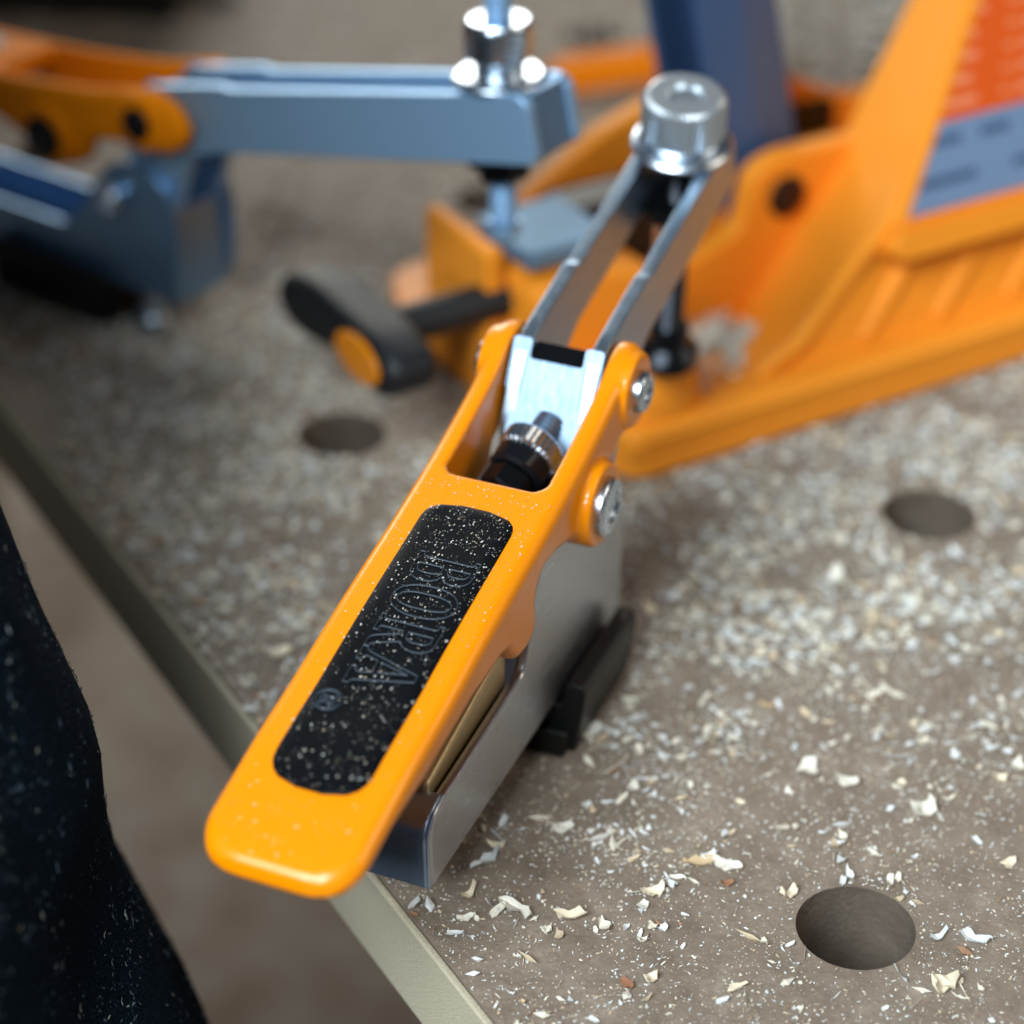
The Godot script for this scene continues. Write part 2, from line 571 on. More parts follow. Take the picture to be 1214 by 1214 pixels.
# the part of the dressed figure between two heights
func garment(called: String, bones: Array, y0: float, y1: float, cell: float) -> MeshInstance3D:
	var lo := Vector3(-520, y0 - 2.0 * cell, -520)
	var nx := int(500 / cell)
	var ny := int((y1 - y0) / cell) + 4
	var nz := int(780 / cell)
	var f := PackedFloat32Array()
	f.resize(nx * ny * nz)
	var wr := noise(0.013, 3, FastNoiseLite.TYPE_SIMPLEX_SMOOTH, 77)
	for z in nz:
		for y in ny:
			for x in nx:
				var p := lo + Vector3(x, y, z) * cell
				var d := 1e9
				for b in bones:
					var ab: Vector3 = b[1] - b[0]
					var h := clampf((p - b[0]).dot(ab) / ab.length_squared(), 0.0, 1.0)
					d = smooth_min(d, (p - b[0] - ab * h).length() - lerpf(b[2], b[3], h), 30.0)
				if absf(d) < 22.0: d += wr.get_noise_3d(p.x, p.y * 0.8, p.z) * 10.0
				if called == "jacket": d -= 3.0
				f[(z * ny + y) * nx + x] = round_max(d, maxf(y0 - p.y, p.y - y1), 5.0)
	var o := MeshInstance3D.new()
	o.name = called
	o.mesh = nets(f, nx, ny, nz, lo, cell)
	o.material_override = M.denim
	if called == "jacket":
		# specks caught on the cloth, on the side towards the bench and the light
		var arr := o.mesh.surface_get_arrays(0)
		var vs: PackedVector3Array = arr[Mesh.ARRAY_VERTEX]
		var ns: PackedVector3Array = arr[Mesh.ARRAY_NORMAL]
		var ids: PackedInt32Array = arr[Mesh.ARRAY_INDEX]
		var near := []
		for k in range(0, ids.size(), 3):
			var i := ids[k]
			if vs[i].x > -0.16 and vs[i].y > -0.14 and vs[i].y < 0.13 and ns[i].x + ns[i].y + ns[i].z > 0.1: near.append(k)
		var r := RandomNumberGenerator.new()
		r.seed = 61
		var xs := []
		while xs.size() < 17000 and near:
			var k: int = near[r.randi() % near.size()]
			var u := r.randf()
			var w := r.randf()
			if u + w > 1.0:
				u = 1.0 - u
				w = 1.0 - w
			var at := vs[ids[k]] * (1.0 - u - w) + vs[ids[k + 1]] * u + vs[ids[k + 2]] * w
			var n := (ns[ids[k]] * (1.0 - u - w) + ns[ids[k + 1]] * u + ns[ids[k + 2]] * w).normalized()
			if clump.get_noise_2d(at.y * 1500.0, at.z * 1500.0 + at.x * 700.0) + 0.35 < r.randf() * 0.7: continue
			var s := 0.25 + 1.25 * pow(r.randf(), 3.5)
			var side := n.cross(Vector3(0.3, 0.9, 0.2)).normalized()
			var bs := Basis(side, n, side.cross(n)).rotated(n, r.randf() * TAU).scaled_local(Vector3(s * r.randf_range(0.7, 1.4), s * 0.6, s * r.randf_range(0.6, 1.1)))
			xs.append(Transform3D(bs, at + n * 0.00015))
		if xs:
			var mm := MultiMesh.new()
			mm.transform_format = MultiMesh.TRANSFORM_3D
			mm.use_colors = true
			mm.mesh = flake_mesh(81, 0.8)
			mm.instance_count = xs.size()
			for i in xs.size():
				mm.set_instance_transform(i, xs[i])
				mm.set_instance_color(i, Color(0.07, 0.12, 0.19) * r.randf_range(0.5, 1.6) if r.randf() < 0.8 else wood_color(r) * Color(0.6, 0.72, 0.85))
			var dust := MultiMeshInstance3D.new()
			dust.name = "sawdust"
			dust.multimesh = mm
			dust.material_override = M.wood
			dust.set_meta("kind", "stuff")
			o.add_child(dust)
	return o


# ------------------------------------------------------------------ the clamp
const TOP_LINE := [[-33.0, 36.4], [-30.5, 37.8], [-27.0, 39.0], [-18.6, 41.2], [-10.0, 43.4], [0.0, 45.4], [17.0, 49.3], [37.6, 53.4], [50.0, 56.2], [60.0, 58.9], [70.0, 62.2], [76.0, 65.2], [80.0, 66.6], [84.0, 65.8], [86.5, 62.6], [87.2, 59.5]]

func top_y(t: float) -> float:
	for i in TOP_LINE.size() - 1:
		var a: Array = TOP_LINE[i]
		var b: Array = TOP_LINE[i + 1]
		if t <= b[0]:
			var u: float = clampf((t - a[0]) / (b[0] - a[0]), 0.0, 1.0)
			var pa: Array = TOP_LINE[maxi(i - 1, 0)]
			var pb: Array = TOP_LINE[mini(i + 2, TOP_LINE.size() - 1)]
			var ma: float = (b[1] - pa[1]) / (b[0] - pa[0]) * (b[0] - a[0])
			var mb: float = (pb[1] - a[1]) / (pb[0] - a[0]) * (b[0] - a[0])
			var u2 := u * u
			var u3 := u2 * u
			return (2 * u3 - 3 * u2 + 1) * a[1] + (u3 - 2 * u2 + u) * ma + (-2 * u3 + 3 * u2) * b[1] + (u3 - u2) * mb
	return TOP_LINE[-1][1]

const PIVOT := Vector2(79.2, 59.4)      # handle to arm
const LINK := Vector2(61.0, 47.0)       # handle to link
const ROOT := Vector2(63.0, 40.6)       # arm to body

func build_handle(k: float, cell: float) -> ArrayMesh:
	var outline := []
	var t := -31.6
	while t < 87.0:
		outline.append(Vector2(t, top_y(t)))
		t += 1.0
	outline.append_array([Vector2(87.2, 59.5), Vector2(86.2, 56.0), Vector2(83.4, 53.1), Vector2(79.2, 52.2), Vector2(74, 51.4), Vector2(69.0, 49.2),
		Vector2(67.8, 43.6), Vector2(64.5, 40.4), Vector2(60.4, 39.9), Vector2(56.5, 41.6), Vector2(51.8, 44.4), Vector2(45, 46.2), Vector2(39.6, 46.4), Vector2(37.9, 45.4), Vector2(36.9, 42.8), Vector2(37.3, 40.2), Vector2(37.0, 37.6), Vector2(35.0, 35.6),
		Vector2(32, 35.0), Vector2(29, 35.6), Vector2(26.8, 37.8), Vector2(25.2, 39.6), Vector2(22.4, 40.5), Vector2(11, 40.3), Vector2(-7, 37.6), Vector2(-17, 36.8), Vector2(-25, 35.0), Vector2(-29.2, 33.6), Vector2(-31.2, 33.7), Vector2(-32.2, 34.6)])
	var poly := PackedVector2Array()
	for p in outline: poly.append(Vector2(PIVOT.x + (p.x - PIVOT.x) * k, p.y))
	var link := Vector2(PIVOT.x + (LINK.x - PIVOT.x) * k, LINK.y)
	var hollow := PackedVector2Array()
	for p in [Vector2(-14, 0), Vector2(-14, 36), Vector2(0, 40.8), Vector2(17, 44.8), Vector2(37.6, 48.8), Vector2(46, 50.6), Vector2(60, 54), Vector2(110, 66), Vector2(110, 0)]:
		hollow.append(Vector2(PIVOT.x + (p.x - PIVOT.x) * k, p.y))
	var tip := PIVOT.x + (-32.4 - PIVOT.x) * k
	var slot := PIVOT.x + (48.2 - PIVOT.x) * k
	var lo := Vector3(tip - 3.0 * cell, 28, -17.5)
	var nx := int((90.0 - lo.x) / cell) + 3
	var ny := int(43.0 / cell) + 2
	var nz := 2 * int(17.5 / cell) + 2
	lo.z = -0.5 * (nz - 1) * cell
	var f := PackedFloat32Array()
	f.resize(nx * ny * nz)
	var plan := PackedFloat32Array()
	var plan2 := PackedFloat32Array()
	for z in nz:
		for x in nx:
			var p := Vector2(lo.x + x * cell, lo.z + z * cell)
			plan.append(sd_box(p, Vector2((tip + 200.0) * 0.5, 0), Vector2((200.0 - tip) * 0.5, 12.9), 8.2))
			plan2.append(sd_box(p, Vector2((slot + 200.0) * 0.5, 0), Vector2((200.0 - slot) * 0.5, 8.9), 2.2))
	for y in ny:
		for x in nx:
			var p := Vector2(lo.x + x * cell, lo.y + y * cell)
			var side := sdf_poly(poly, p)
			var c1 := p.distance_to(PIVOT) - 6.6
			var c2 := p.distance_to(link) - 7.4
			if minf(side, minf(c1, c2)) > 4.0:
				for z in nz: f[(z * ny + y) * nx + x] = side
				continue
			var inner := sdf_poly(hollow, p)
			for z in range(nz / 2, nz):
				var b := absf(lo.z + z * cell)
				var d := round_max(side, plan[z * nx + x], 2.3)
				var pad := round_max(c1, b - 14.0, 0.7)
				var cut := minf(maxf(inner, b - 8.9), plan2[z * nx + x])
				var right := smooth_min(d, minf(pad, round_max(c2, b - 14.9, 0.9)), 0.9)
				var left := smooth_min(d, minf(pad, round_max(c2, b - 12.6, 0.9)), 0.9)
				f[(z * ny + y) * nx + x] = round_max(right, -cut, 0.9)
				f[((nz - 1 - z) * ny + y) * nx + x] = round_max(left, -cut, 0.9)
	return nets(f, nx, ny, nz, lo, cell)

func build_clamp(called: String, label: String, q: Dictionary) -> void:
	var root := thing(called, label, "clamp", q.at, q.turn, "orange handled bench clamps")
	var lift: float = q.get("lift", 0.0)
	var steel: Material = q.steel
	var k: float = q.stretch
	# -- body: a folded channel
	var wall := rounded([Vector2(0.6, 10), Vector2(84, 10), Vector2(85, 34), Vector2(79, 45), Vector2(66, 46), Vector2(46, 44), Vector2(42.5, 40), Vector2(40.5, 31), Vector2(38, 26.2), Vector2(8, 24.6), Vector2(3, 24.2), Vector2(0.6, 21.5)], 1.6)
	var body := G.new()
	var x0 := -60.0 if not q.near else 0.0
	if not q.near:
		wall = rounded([Vector2(-60, 11), Vector2(84, 11), Vector2(86, 30), Vector2(84, 40), Vector2(74, 45), Vector2(64, 41), Vector2(57, 31), Vector2(50, 22), Vector2(-60, 22)], 5.0)
	for s in [-1.0, 1.0]:
		body.prism(wall, 8.0 if s > 0 else -10.0, 10.0 if s > 0 else -8.0, 0.7)
	if not q.near: body.prism(rect(80.5, 11.2, 83.2, 33, 0.5), -8.1, 8.1, 0.3)
	body.prism(rect(x0 + 2.2, 10.02, 83, 12.0, 0.4), -7.9, 7.9, 0.3)
	# front wall, bent back over the channel at the top
	var bm := part("body", body.mesh(), q.body, root)
	var fp := G.new()
	fp.prism(rounded([Vector2(x0, 10.15), Vector2(x0 + 2.1, 10.15), Vector2(x0 + 2.1, 20.0), Vector2(x0 + 3.4, 22.2), Vector2(x0 + 6.6, 23.0), Vector2(x0 + 6.6, 25.0), Vector2(x0 + 2.8, 24.4), Vector2(x0, 21.4)], 2.2), -9.7, 9.7, 0.8)
	part("front_plate", fp.mesh(), M.zinc if q.near else q.body, root)
	# inner brass-coloured lever in the channel
	var bar := G.new()
	bar.prism(rounded([Vector2(x0 + 5.5, 15), Vector2(36.5, 15), Vector2(36.5, 31.6), Vector2(34, 32.0), Vector2(x0 + 5.5, 26.6)], 1.2), 2.4, 7.4, 0.9)
	if q.near:
		var spring := part("release_bar", bar.mesh(), M.brass, root)
		spring.set_meta("label", "brass coloured bar inside the channel")
	var riv := G.new()
	for s in [-1.0, 1.0]:
		riv.xf = Transform3D(Basis(Vector3.RIGHT, PI / 2 * s), Vector3(ROOT.x if q.near else 67.5, ROOT.y if q.near else 34.0, 10.2 * s))
		riv.lathe(rivet(3.4, 3.0))
	part("rivet", riv.mesh(), M.bright_steel, root)
	# -- foot
	var foot := G.new()
	foot.xf = Transform3D(Basis(Vector3(0, 0, 1), Vector3.UP, Vector3(-1, 0, 0)), Vector3.ZERO)
	foot.prism(rounded([Vector2(-13.6, 0.02), Vector2(13.6, 0.02), Vector2(15.4, 12.6), Vector2(14.8, 14.4), Vector2(11.8, 14.4), Vector2(11.2, 9.4), Vector2(-11.2, 9.4), Vector2(-11.8, 14.4), Vector2(-14.8, 14.4), Vector2(-15.4, 12.6)], 0.7), -q.get("foot1", 78.0), -q.get("foot0", 52.5), 0.8)
	foot.prism(rounded([Vector2(-12.4, 0.03), Vector2(12.4, 0.03), Vector2(12.8, 5.2), Vector2(-12.8, 5.2)], 0.7), -q.get("foot1", 78.0) - 1.5, -q.get("foot0", 52.5) + 2.4, 0.7)
	part("foot", foot.mesh(), M.black_plastic, root)
	var peg := G.new()
	peg.xf = Transform3D(Basis.IDENTITY, Vector3(0.5 * (q.get("foot0", 52.5) + q.get("foot1", 78.0)), -28, 0))
	peg.lathe([Vector2(0, 0), Vector2(8.6, 0), Vector2(9.1, 1), Vector2(9.1, 28.2), Vector2(0, 28.2)], 32)
	part("dog_peg", peg.mesh(), M.dark_steel, root)
	if not q.near:
		var fb := G.new()
		fb.xf = Transform3D(Basis.IDENTITY, Vector3(73, 0.1, 7.5))
		fb.lathe([Vector2(0, 0), Vector2(4.0, 0), Vector2(4.8, 0.8), Vector2(4.8, 4.4), Vector2(4.0, 5.6), Vector2(2.4, 6.2), Vector2(2.4, 11.0), Vector2(0, 11.0)], 24)
		part("foot_screw", fb.mesh(), M.bright_steel, root)
	# -- handle, turned about the pivot for a clamp that is shut further
	var turn := Transform3D(Basis(Vector3(0, 0, 1), deg_to_rad(-q.handle_turn)), Vector3.ZERO)
	var pv := Vector3(PIVOT.x, PIVOT.y, 0)
	var place := Transform3D(turn.basis, pv + Vector3(0, lift, 0) - turn.basis * pv)
	place = Transform3D(Basis.IDENTITY, Vector3(q.get("shift", 0.0), 0, 0)) * place
	var metres := Transform3D(place.basis, place.origin * S)
	var hd := part("handle", build_handle(k, q.cell), M.orange if q.near else M.far_orange, root)
	hd.transform = metres
	var link := Vector2(PIVOT.x + (LINK.x - PIVOT.x) * k, LINK.y)
	for s in [-1.0, 1.0]:
		for e in [[PIVOT, 3.7, 14.2], [link, 5.2, 15.1 if s > 0 else 12.9]]:
			var r := G.new()
			var c: Vector2 = e[0]
			r.xf = place * Transform3D(Basis(Vector3.RIGHT, PI / 2 * s), Vector3(c.x, c.y, e[2] * s))
			r.lathe(rivet(e[1], 1.4))
			part("rivet", r.mesh(), M.bright_steel if q.near else M.dark_steel, root)
	build_grip(hd, k, q.near)
	# -- arm: two rails joined by a bent web, pitched up about the pivot
	var arm := Transform3D(Basis(Vector3(0, 0, 1), deg_to_rad(q.arm_pitch)), Vector3(PIVOT.x + q.get("shift", 0.0), PIVOT.y + lift, 0))
	var reach: float = q.reach
	var h: float = q.rail
	var over: float = q.get("over", 7.5)
	var rails := G.new()
	var outline := [Vector2(-1.6, 6.2), Vector2(4, 6.8), Vector2(22, 6.8), Vector2(23.2, 6.0), Vector2(reach + over - 2, 6.0), Vector2(reach + over, 4.0), Vector2(reach + over, 6.0 - h), Vector2(20, 6.0 - h), Vector2(8, -9), Vector2(-2, -24), Vector2(-9, -25.5), Vector2(-14, -21), Vector2(-13.4, -12), Vector2(-10.6, -4.0), Vector2(-4.6, 3.2)]
	rails.xf = arm
	for s in [-1.0, 1.0]:
		rails.prism(rounded(outline, 2.2), 5.4 if s > 0 else -8.1, 8.1 if s > 0 else -5.4, 0.4)
	part("arm_rails", rails.mesh(), steel, root)
	if not q.near:
		var cap := G.new()
		cap.xf = arm
		cap.prism(rect(reach + over - 3.2, 6.4 - h, reach + over - 0.6, 5.4, 0.5), -5.5, 5.5, 0.3)
		part("arm_end", cap.mesh(), q.body, root)
	var web := G.new()
	# a stamped plate sloping down from the rails, notched at the top and narrower below
	var dir := Vector3(-13.2, -14.5, 0).normalized()
	web.xf = arm * Transform3D(Basis(dir, Vector3(0, 0, 1), dir.cross(Vector3(0, 0, 1))), Vector3(-1.0, 6.7, 0))
	web.prism(rounded([Vector2(-0.9, -8.3), Vector2(8.2, -8.3), Vector2(9.2, -6.8), Vector2(19.4, -6.8), Vector2(19.4, 6.8), Vector2(9.2, 6.8), Vector2(8.2, 8.3), Vector2(-0.9, 8.3), Vector2(-0.9, 4.9), Vector2(2.6, 4.9), Vector2(2.6, -4.9), Vector2(-0.9, -4.9)], 0.7, 3), -2.3, 0.0, 0.55)
	var wb := part("arm_web", web.mesh(50), M.web if q.near else steel, root)
	var tab := G.new()
	tab.xf = arm
	tab.prism(rounded([Vector2(-3.4, 2.2), Vector2(1.6, 4.2), Vector2(1.4, 5.6), Vector2(-3.4, 3.8)], 0.4), -4.9, 4.9, 0.4)
	part("web_tongue", tab.mesh(), M.dark_steel, wb)
	# adjusting bolt between the rails of the handle
	if q.near:
		var ax := along(Vector3(53.4, 47.2, -2.2), Vector3(75, 56.0, 1.6))
		var bolt := G.new()
		bolt.xf = ax
		bolt.lathe([Vector2(0, 2.4), Vector2(3.9, 2.4), Vector2(4.4, 2.9), Vector2(4.4, 6.2), Vector2(3.9, 6.8), Vector2(0, 6.8)], 6)
		var bp := part("adjusting_bolt", bolt.mesh(20), M.dark_steel, root)
		var sl := G.new()
		sl.xf = ax
		sl.lathe([Vector2(0, 6.8), Vector2(4.4, 6.8), Vector2(5.0, 7.4), Vector2(5.1, 10.2), Vector2(4.6, 10.8), Vector2(0, 10.8)], 36)
		part("sleeve", sl.mesh(), M.sleeve, bp)
		var kn := G.new()
		kn.xf = ax
		kn.lathe([Vector2(0, 10.8), Vector2(5.0, 10.8), Vector2(5.5, 11.3), Vector2(5.5, 14.2), Vector2(5.0, 14.7), Vector2(0, 14.7)], 64, 0.05)
		part("knurled_ring", kn.mesh(30), M.bright_steel, bp)
		var rod := G.new()
		rod.xf = ax
		rod.lathe(thread_profile(2.7, 14.6, 20.0, 0.9), 20)
		part("threaded_rod", rod.mesh(), M.steel, bp)
		# the link the bolt pushes on, under it
		var lk := G.new()
		lk.prism(rounded([Vector2(50, 34), Vector2(60, 33), Vector2(74, 40), Vector2(78, 47), Vector2(66, 46), Vector2(52, 41)], 2.0), -4.6, 4.6, 0.6)
		part("toggle_link", lk.mesh(), M.dark_steel, root)
	# -- spindle, square to the arm
	var sx := reach
	var top := arm * Vector3(sx, 6.0, 0)
	var up := (arm.basis * Vector3(0, 1, 0) + Vector3(0, 0, q.lean)).normalized()
	if not q.near: up = Vector3(-0.03, 1, 0.0).normalized()
	var low: float = (top.y - q.pad) / up.y
	var sp := G.new()
	sp.xf = along(top - up * low, top)
	var high := 17.0 if q.near else 46.0
	sp.lathe(thread_profile(2.9, 4.0, low + high - 6.0, 1.25), 20)
	var spn := part("spindle", sp.mesh(), M.dark_steel if q.near else steel, root)
	var padg := G.new()
	padg.xf = sp.xf
	if not q.near: padg.lathe([Vector2(0, 0), Vector2(2.6, 0), Vector2(3.3, 0.6), Vector2(3.3, 4.0), Vector2(0, 4.0)], 24)
	else: padg.lathe([Vector2(0, 0), Vector2(6.0, 0), Vector2(6.6, 0.7), Vector2(6.4, 3.2), Vector2(4.4, 5.2), Vector2(4.2, 9.0), Vector2(3.0, 9.6), Vector2(0, 9.6)], 32)
	part("pad", padg.mesh(), M.dark_steel if q.near else steel, spn)
	var nut := G.new()
	nut.xf = along(top, top + up)
	# washer, hex nut and knurled nut above; washer and nut below
	nut.lathe([Vector2(0, 0.1), Vector2(8.2, 0.1), Vector2(9.0, 0.3), Vector2(9.6, 0.9), Vector2(9.7, 1.2), Vector2(9.6, 1.5), Vector2(9.0, 2.1), Vector2(8.2, 2.3), Vector2(0, 2.3)], 48)
	part("washer", nut.mesh(), M.bright_steel, spn)
	var lower := G.new()
	lower.xf = along(top - up * (h + 5.6), top)
	lower.lathe([Vector2(0, 0), Vector2(5.2, 0), Vector2(5.7, 0.5), Vector2(5.7, 4.0), Vector2(8.6, 4.1), Vector2(8.6, 5.4), Vector2(0, 5.4)], 6)
	part("lock_nut", lower.mesh(20), M.dark_steel, spn)
	var hx := G.new()
	hx.xf = along(top + up * 2.2, top + up * 9)
	if q.near:
		hx.lathe([Vector2(0, 0), Vector2(7.3, 0), Vector2(7.5, 0.3), Vector2(7.5, 1.2), Vector2(7.2, 1.5), Vector2(0, 1.5)], 36)
		part("collar", hx.mesh(), M.bright_steel, spn)
		var kn := G.new()
		kn.xf = along(top + up * 3.6, top + up * 9)
		kn.lathe([Vector2(0, 0), Vector2(7.5, 0), Vector2(8.1, 0.8), Vector2(8.1, 7.0), Vector2(7.6, 8.0), Vector2(6.8, 8.5), Vector2(3.7, 8.5), Vector2(3.1, 7.7), Vector2(0, 7.7)], 96, 0.035)
		part("knurled_nut", kn.mesh(30), M.nut, spn)
	else:
		hx.lathe([Vector2(0, 0), Vector2(5.0, 0), Vector2(5.0, 2.4), Vector2(6.2, 2.8), Vector2(7.0, 3.6), Vector2(7.0, 9.6), Vector2(6.2, 10.8), Vector2(3.6, 11.0), Vector2(0, 11.0)], 24, 0.03)
		part("wing_nut", hx.mesh(), M.bright_steel, spn)

# black insert on the handle's back, with raised lettering
func build_grip(hd: MeshInstance3D, k: float, lettered: bool) -> void:
	var outline := []
	for p in [[-17.0, 5.6], [-17.9, 3.0], [-18.3, 0.0], [-17.9, -3.0], [-17.0, -5.6], [-15.4, -7.2], [-12.6, -7.9], [37.0, -7.9], [39.6, -7.4], [41.0, -5.6], [41.3, 0.0], [41.0, 5.6], [39.6, 7.4], [37.0, 7.9], [-12.6, 7.9], [-15.4, 7.2]]:
		outline.append(Vector2(p[0], p[1]))
	var rim := PackedVector2Array()
	for p in rounded(outline, 1.6, 3): rim.append(p)
	var g := G.new()
	# grid over the insert, following the handle's back
	var lift := 0.42
	var cols := 60
	var prev := []
	var rows := 14
	for i in cols + 1:
		var t := lerpf(-18.25, 41.25, float(i) / cols)
		var w := insert_half(t)
		var line := []
		for j in rows + 1:
			var b := lerpf(-w, w, float(j) / rows)
			var rim_d := minf(w - absf(b), minf(t + 18.4, 41.4 - t))
			var drop := 0.30 * (1.0 - smoothstep(0.0, 0.9, rim_d))
			line.append(Vector3(PIVOT.x + (t - PIVOT.x) * k, top_y(t) + lift - drop, b))
		if i > 0:
			for j in rows:
				g.quad(prev[j], prev[j + 1], line[j + 1], line[j])
		# skirt down into the handle
		if i > 0:
			for j in [0, rows]:
				var a: Vector3 = prev[j]
				var b2: Vector3 = line[j]
				var dn := Vector3(0, -0.7, 0)
				if j == 0: g.quad(a + dn, a, b2, b2 + dn)
				else: g.quad(a, a + dn, b2 + dn, b2)
		prev = line
	var plate := part("grip_insert", g.mesh(60), M.grip_black, hd)
	if not lettered: return
	plate.set_meta("label", "black insert with raised outlined letters, dusted with sawdust")
	var letters := G.new()
	lettering(letters, "BORA", 29.6, 0.9, 10.8, 28.2, 0.12)
	part("lettering", letters.mesh(20), M.letter, plate)
	var reg := G.new()
	lettering(reg, "\u00ae", -0.6, -4.7, 4.4, 4.0, 0.1)
	part("trade_mark", reg.mesh(20), M.letter, plate)
	# flour-fine dust on the insert and the paint round it
	var mm := MultiMesh.new()
	mm.transform_format = MultiMesh.TRANSFORM_3D
	mm.use_colors = true
	mm.mesh = flake_mesh(3, 0.5)
	var xs := []
	var ns := noise(0.09, 2, FastNoiseLite.TYPE_SIMPLEX_SMOOTH, 12)
	var r := RandomNumberGenerator.new()
	r.seed = 5
	while xs.size() < 1800:
		var t := r.randf_range(-30.0, 47.0)
		var b := r.randf_range(-11.4, 11.4)
		var on := t > -18 and t < 41 and absf(b) < insert_half(t)
		var want := 0.34 + 0.66 * smoothstep(5.0, 38.0, t) * (1.0 if b > -3.0 else 0.7)
		want *= 0.55 + 0.8 * ns.get_noise_2d(t * 3.0, b * 3.0)
		if not on: want *= 0.38
		if r.randf() > want: continue
		var size := 0.08 + 0.27 * pow(r.randf(), 3.5)
		var bs := Basis(Vector3.UP, r.randf() * TAU).scaled(Vector3(size * r.randf_range(0.8, 2.2), size, size))
		xs.append(Transform3D(bs, Vector3(t, top_y(t) + (0.42 if on else 0.0) + 0.06, b) * S))
	mm.instance_count = xs.size()
	for i in xs.size():
		mm.set_instance_transform(i, xs[i])
		mm.set_instance_color(i, wood_color(r))
	var o := MultiMeshInstance3D.new()
	o.name = "sawdust"
	o.multimesh = mm
	o.material_override = M.wood
	o.set_meta("kind", "stuff")
	hd.add_child(o)

func insert_half(t: float) -> float:
	if t < -12.5:
		var u := clampf((t + 18.3) / 5.8, 0.0, 1.0)
		return 7.9 * pow(1.0 - pow(1.0 - u, 2.6), 1.0 / 2.6)
	if t > 36.5:
		var u := clampf((41.3 - t) / 4.8, 0.0, 1.0)
		return 7.9 * pow(1.0 - pow(1.0 - u, 3.0), 1.0 / 3.0)
	return 7.9

# raised outlines of letters that read from the pivot towards the tip, their heads to the right side
func lettering(g: G, text: String, start: float, across: float, high: float, run: float, half: float) -> void:
	var font := SystemFont.new()
	font.font_names = PackedStringArray(["Droid Serif"])
	font.font_weight = 700
	var tm := TextMesh.new()
	tm.font = font
	tm.text = text
	tm.font_size = 64
	tm.pixel_size = 0.01
	tm.depth = 0.0
	tm.curve_step = 2.0
	var faces := tm.get_faces()
	var lo := Vector3(1e9, 1e9, 0)
	var hi := -lo
	for p in faces:
		lo = lo.min(p)
		hi = hi.max(p)
	var seen := {}
	for i in range(0, faces.size(), 3):
		for e in 3:
			var a := faces[i + e]
			var b := faces[i + (e + 1) % 3]
			if absf(a.z - faces[0].z) > 1e-4: continue
			var ka := Vector2i(roundi(a.x * 2000), roundi(a.y * 2000))
			var kb := Vector2i(roundi(b.x * 2000), roundi(b.y * 2000))
			if ka == kb: continue
			var key := [ka, kb] if (ka.x < kb.x or (ka.x == kb.x and ka.y < kb.y)) else [kb, ka]
			if seen.has(key): seen[key] = null
			else: seen[key] = [a, b]
	var put := func(p: Vector3) -> Vector2:
		var u := (p.x - lo.x) / (hi.x - lo.x)
		var v := (p.y - lo.y) / (hi.y - lo.y) - 0.5
		return Vector2(start - u * run, across + v * high)
	for key in seen:
		if seen[key] == null: continue
		var a: Vector2 = put.call(seen[key][0])
		var b: Vector2 = put.call(seen[key][1])
		if a.distance_to(b) < 0.02: continue
		var d := (b - a).normalized()
		a -= d * half * 0.5
		b += d * half * 0.5
		var n := Vector2(-d.y, d.x) * half
		var lift := 0.43
		var rise := 0.16
		var P := func(p: Vector2, y: float) -> Vector3: return Vector3(p.x, top_y(p.x) + lift + y, p.y)
		var a0: Vector3 = P.call(a - n, -0.05)
		var a1: Vector3 = P.call(a + n, -0.05)
		var a2: Vector3 = P.call(a, rise)
		var b0: Vector3 = P.call(b - n, -0.05)
		var b1: Vector3 = P.call(b + n, -0.05)
		var b2: Vector3 = P.call(b, rise)
		if (a2 - a0).cross(b0 - a0).y < 0.0:
			g.quad(a0, b0, b2, a2)
			g.quad(a2, b2, b1, a1)
		else:
			g.quad(a0, a2, b2, b0)
			g.quad(a2, a1, b1, b2)


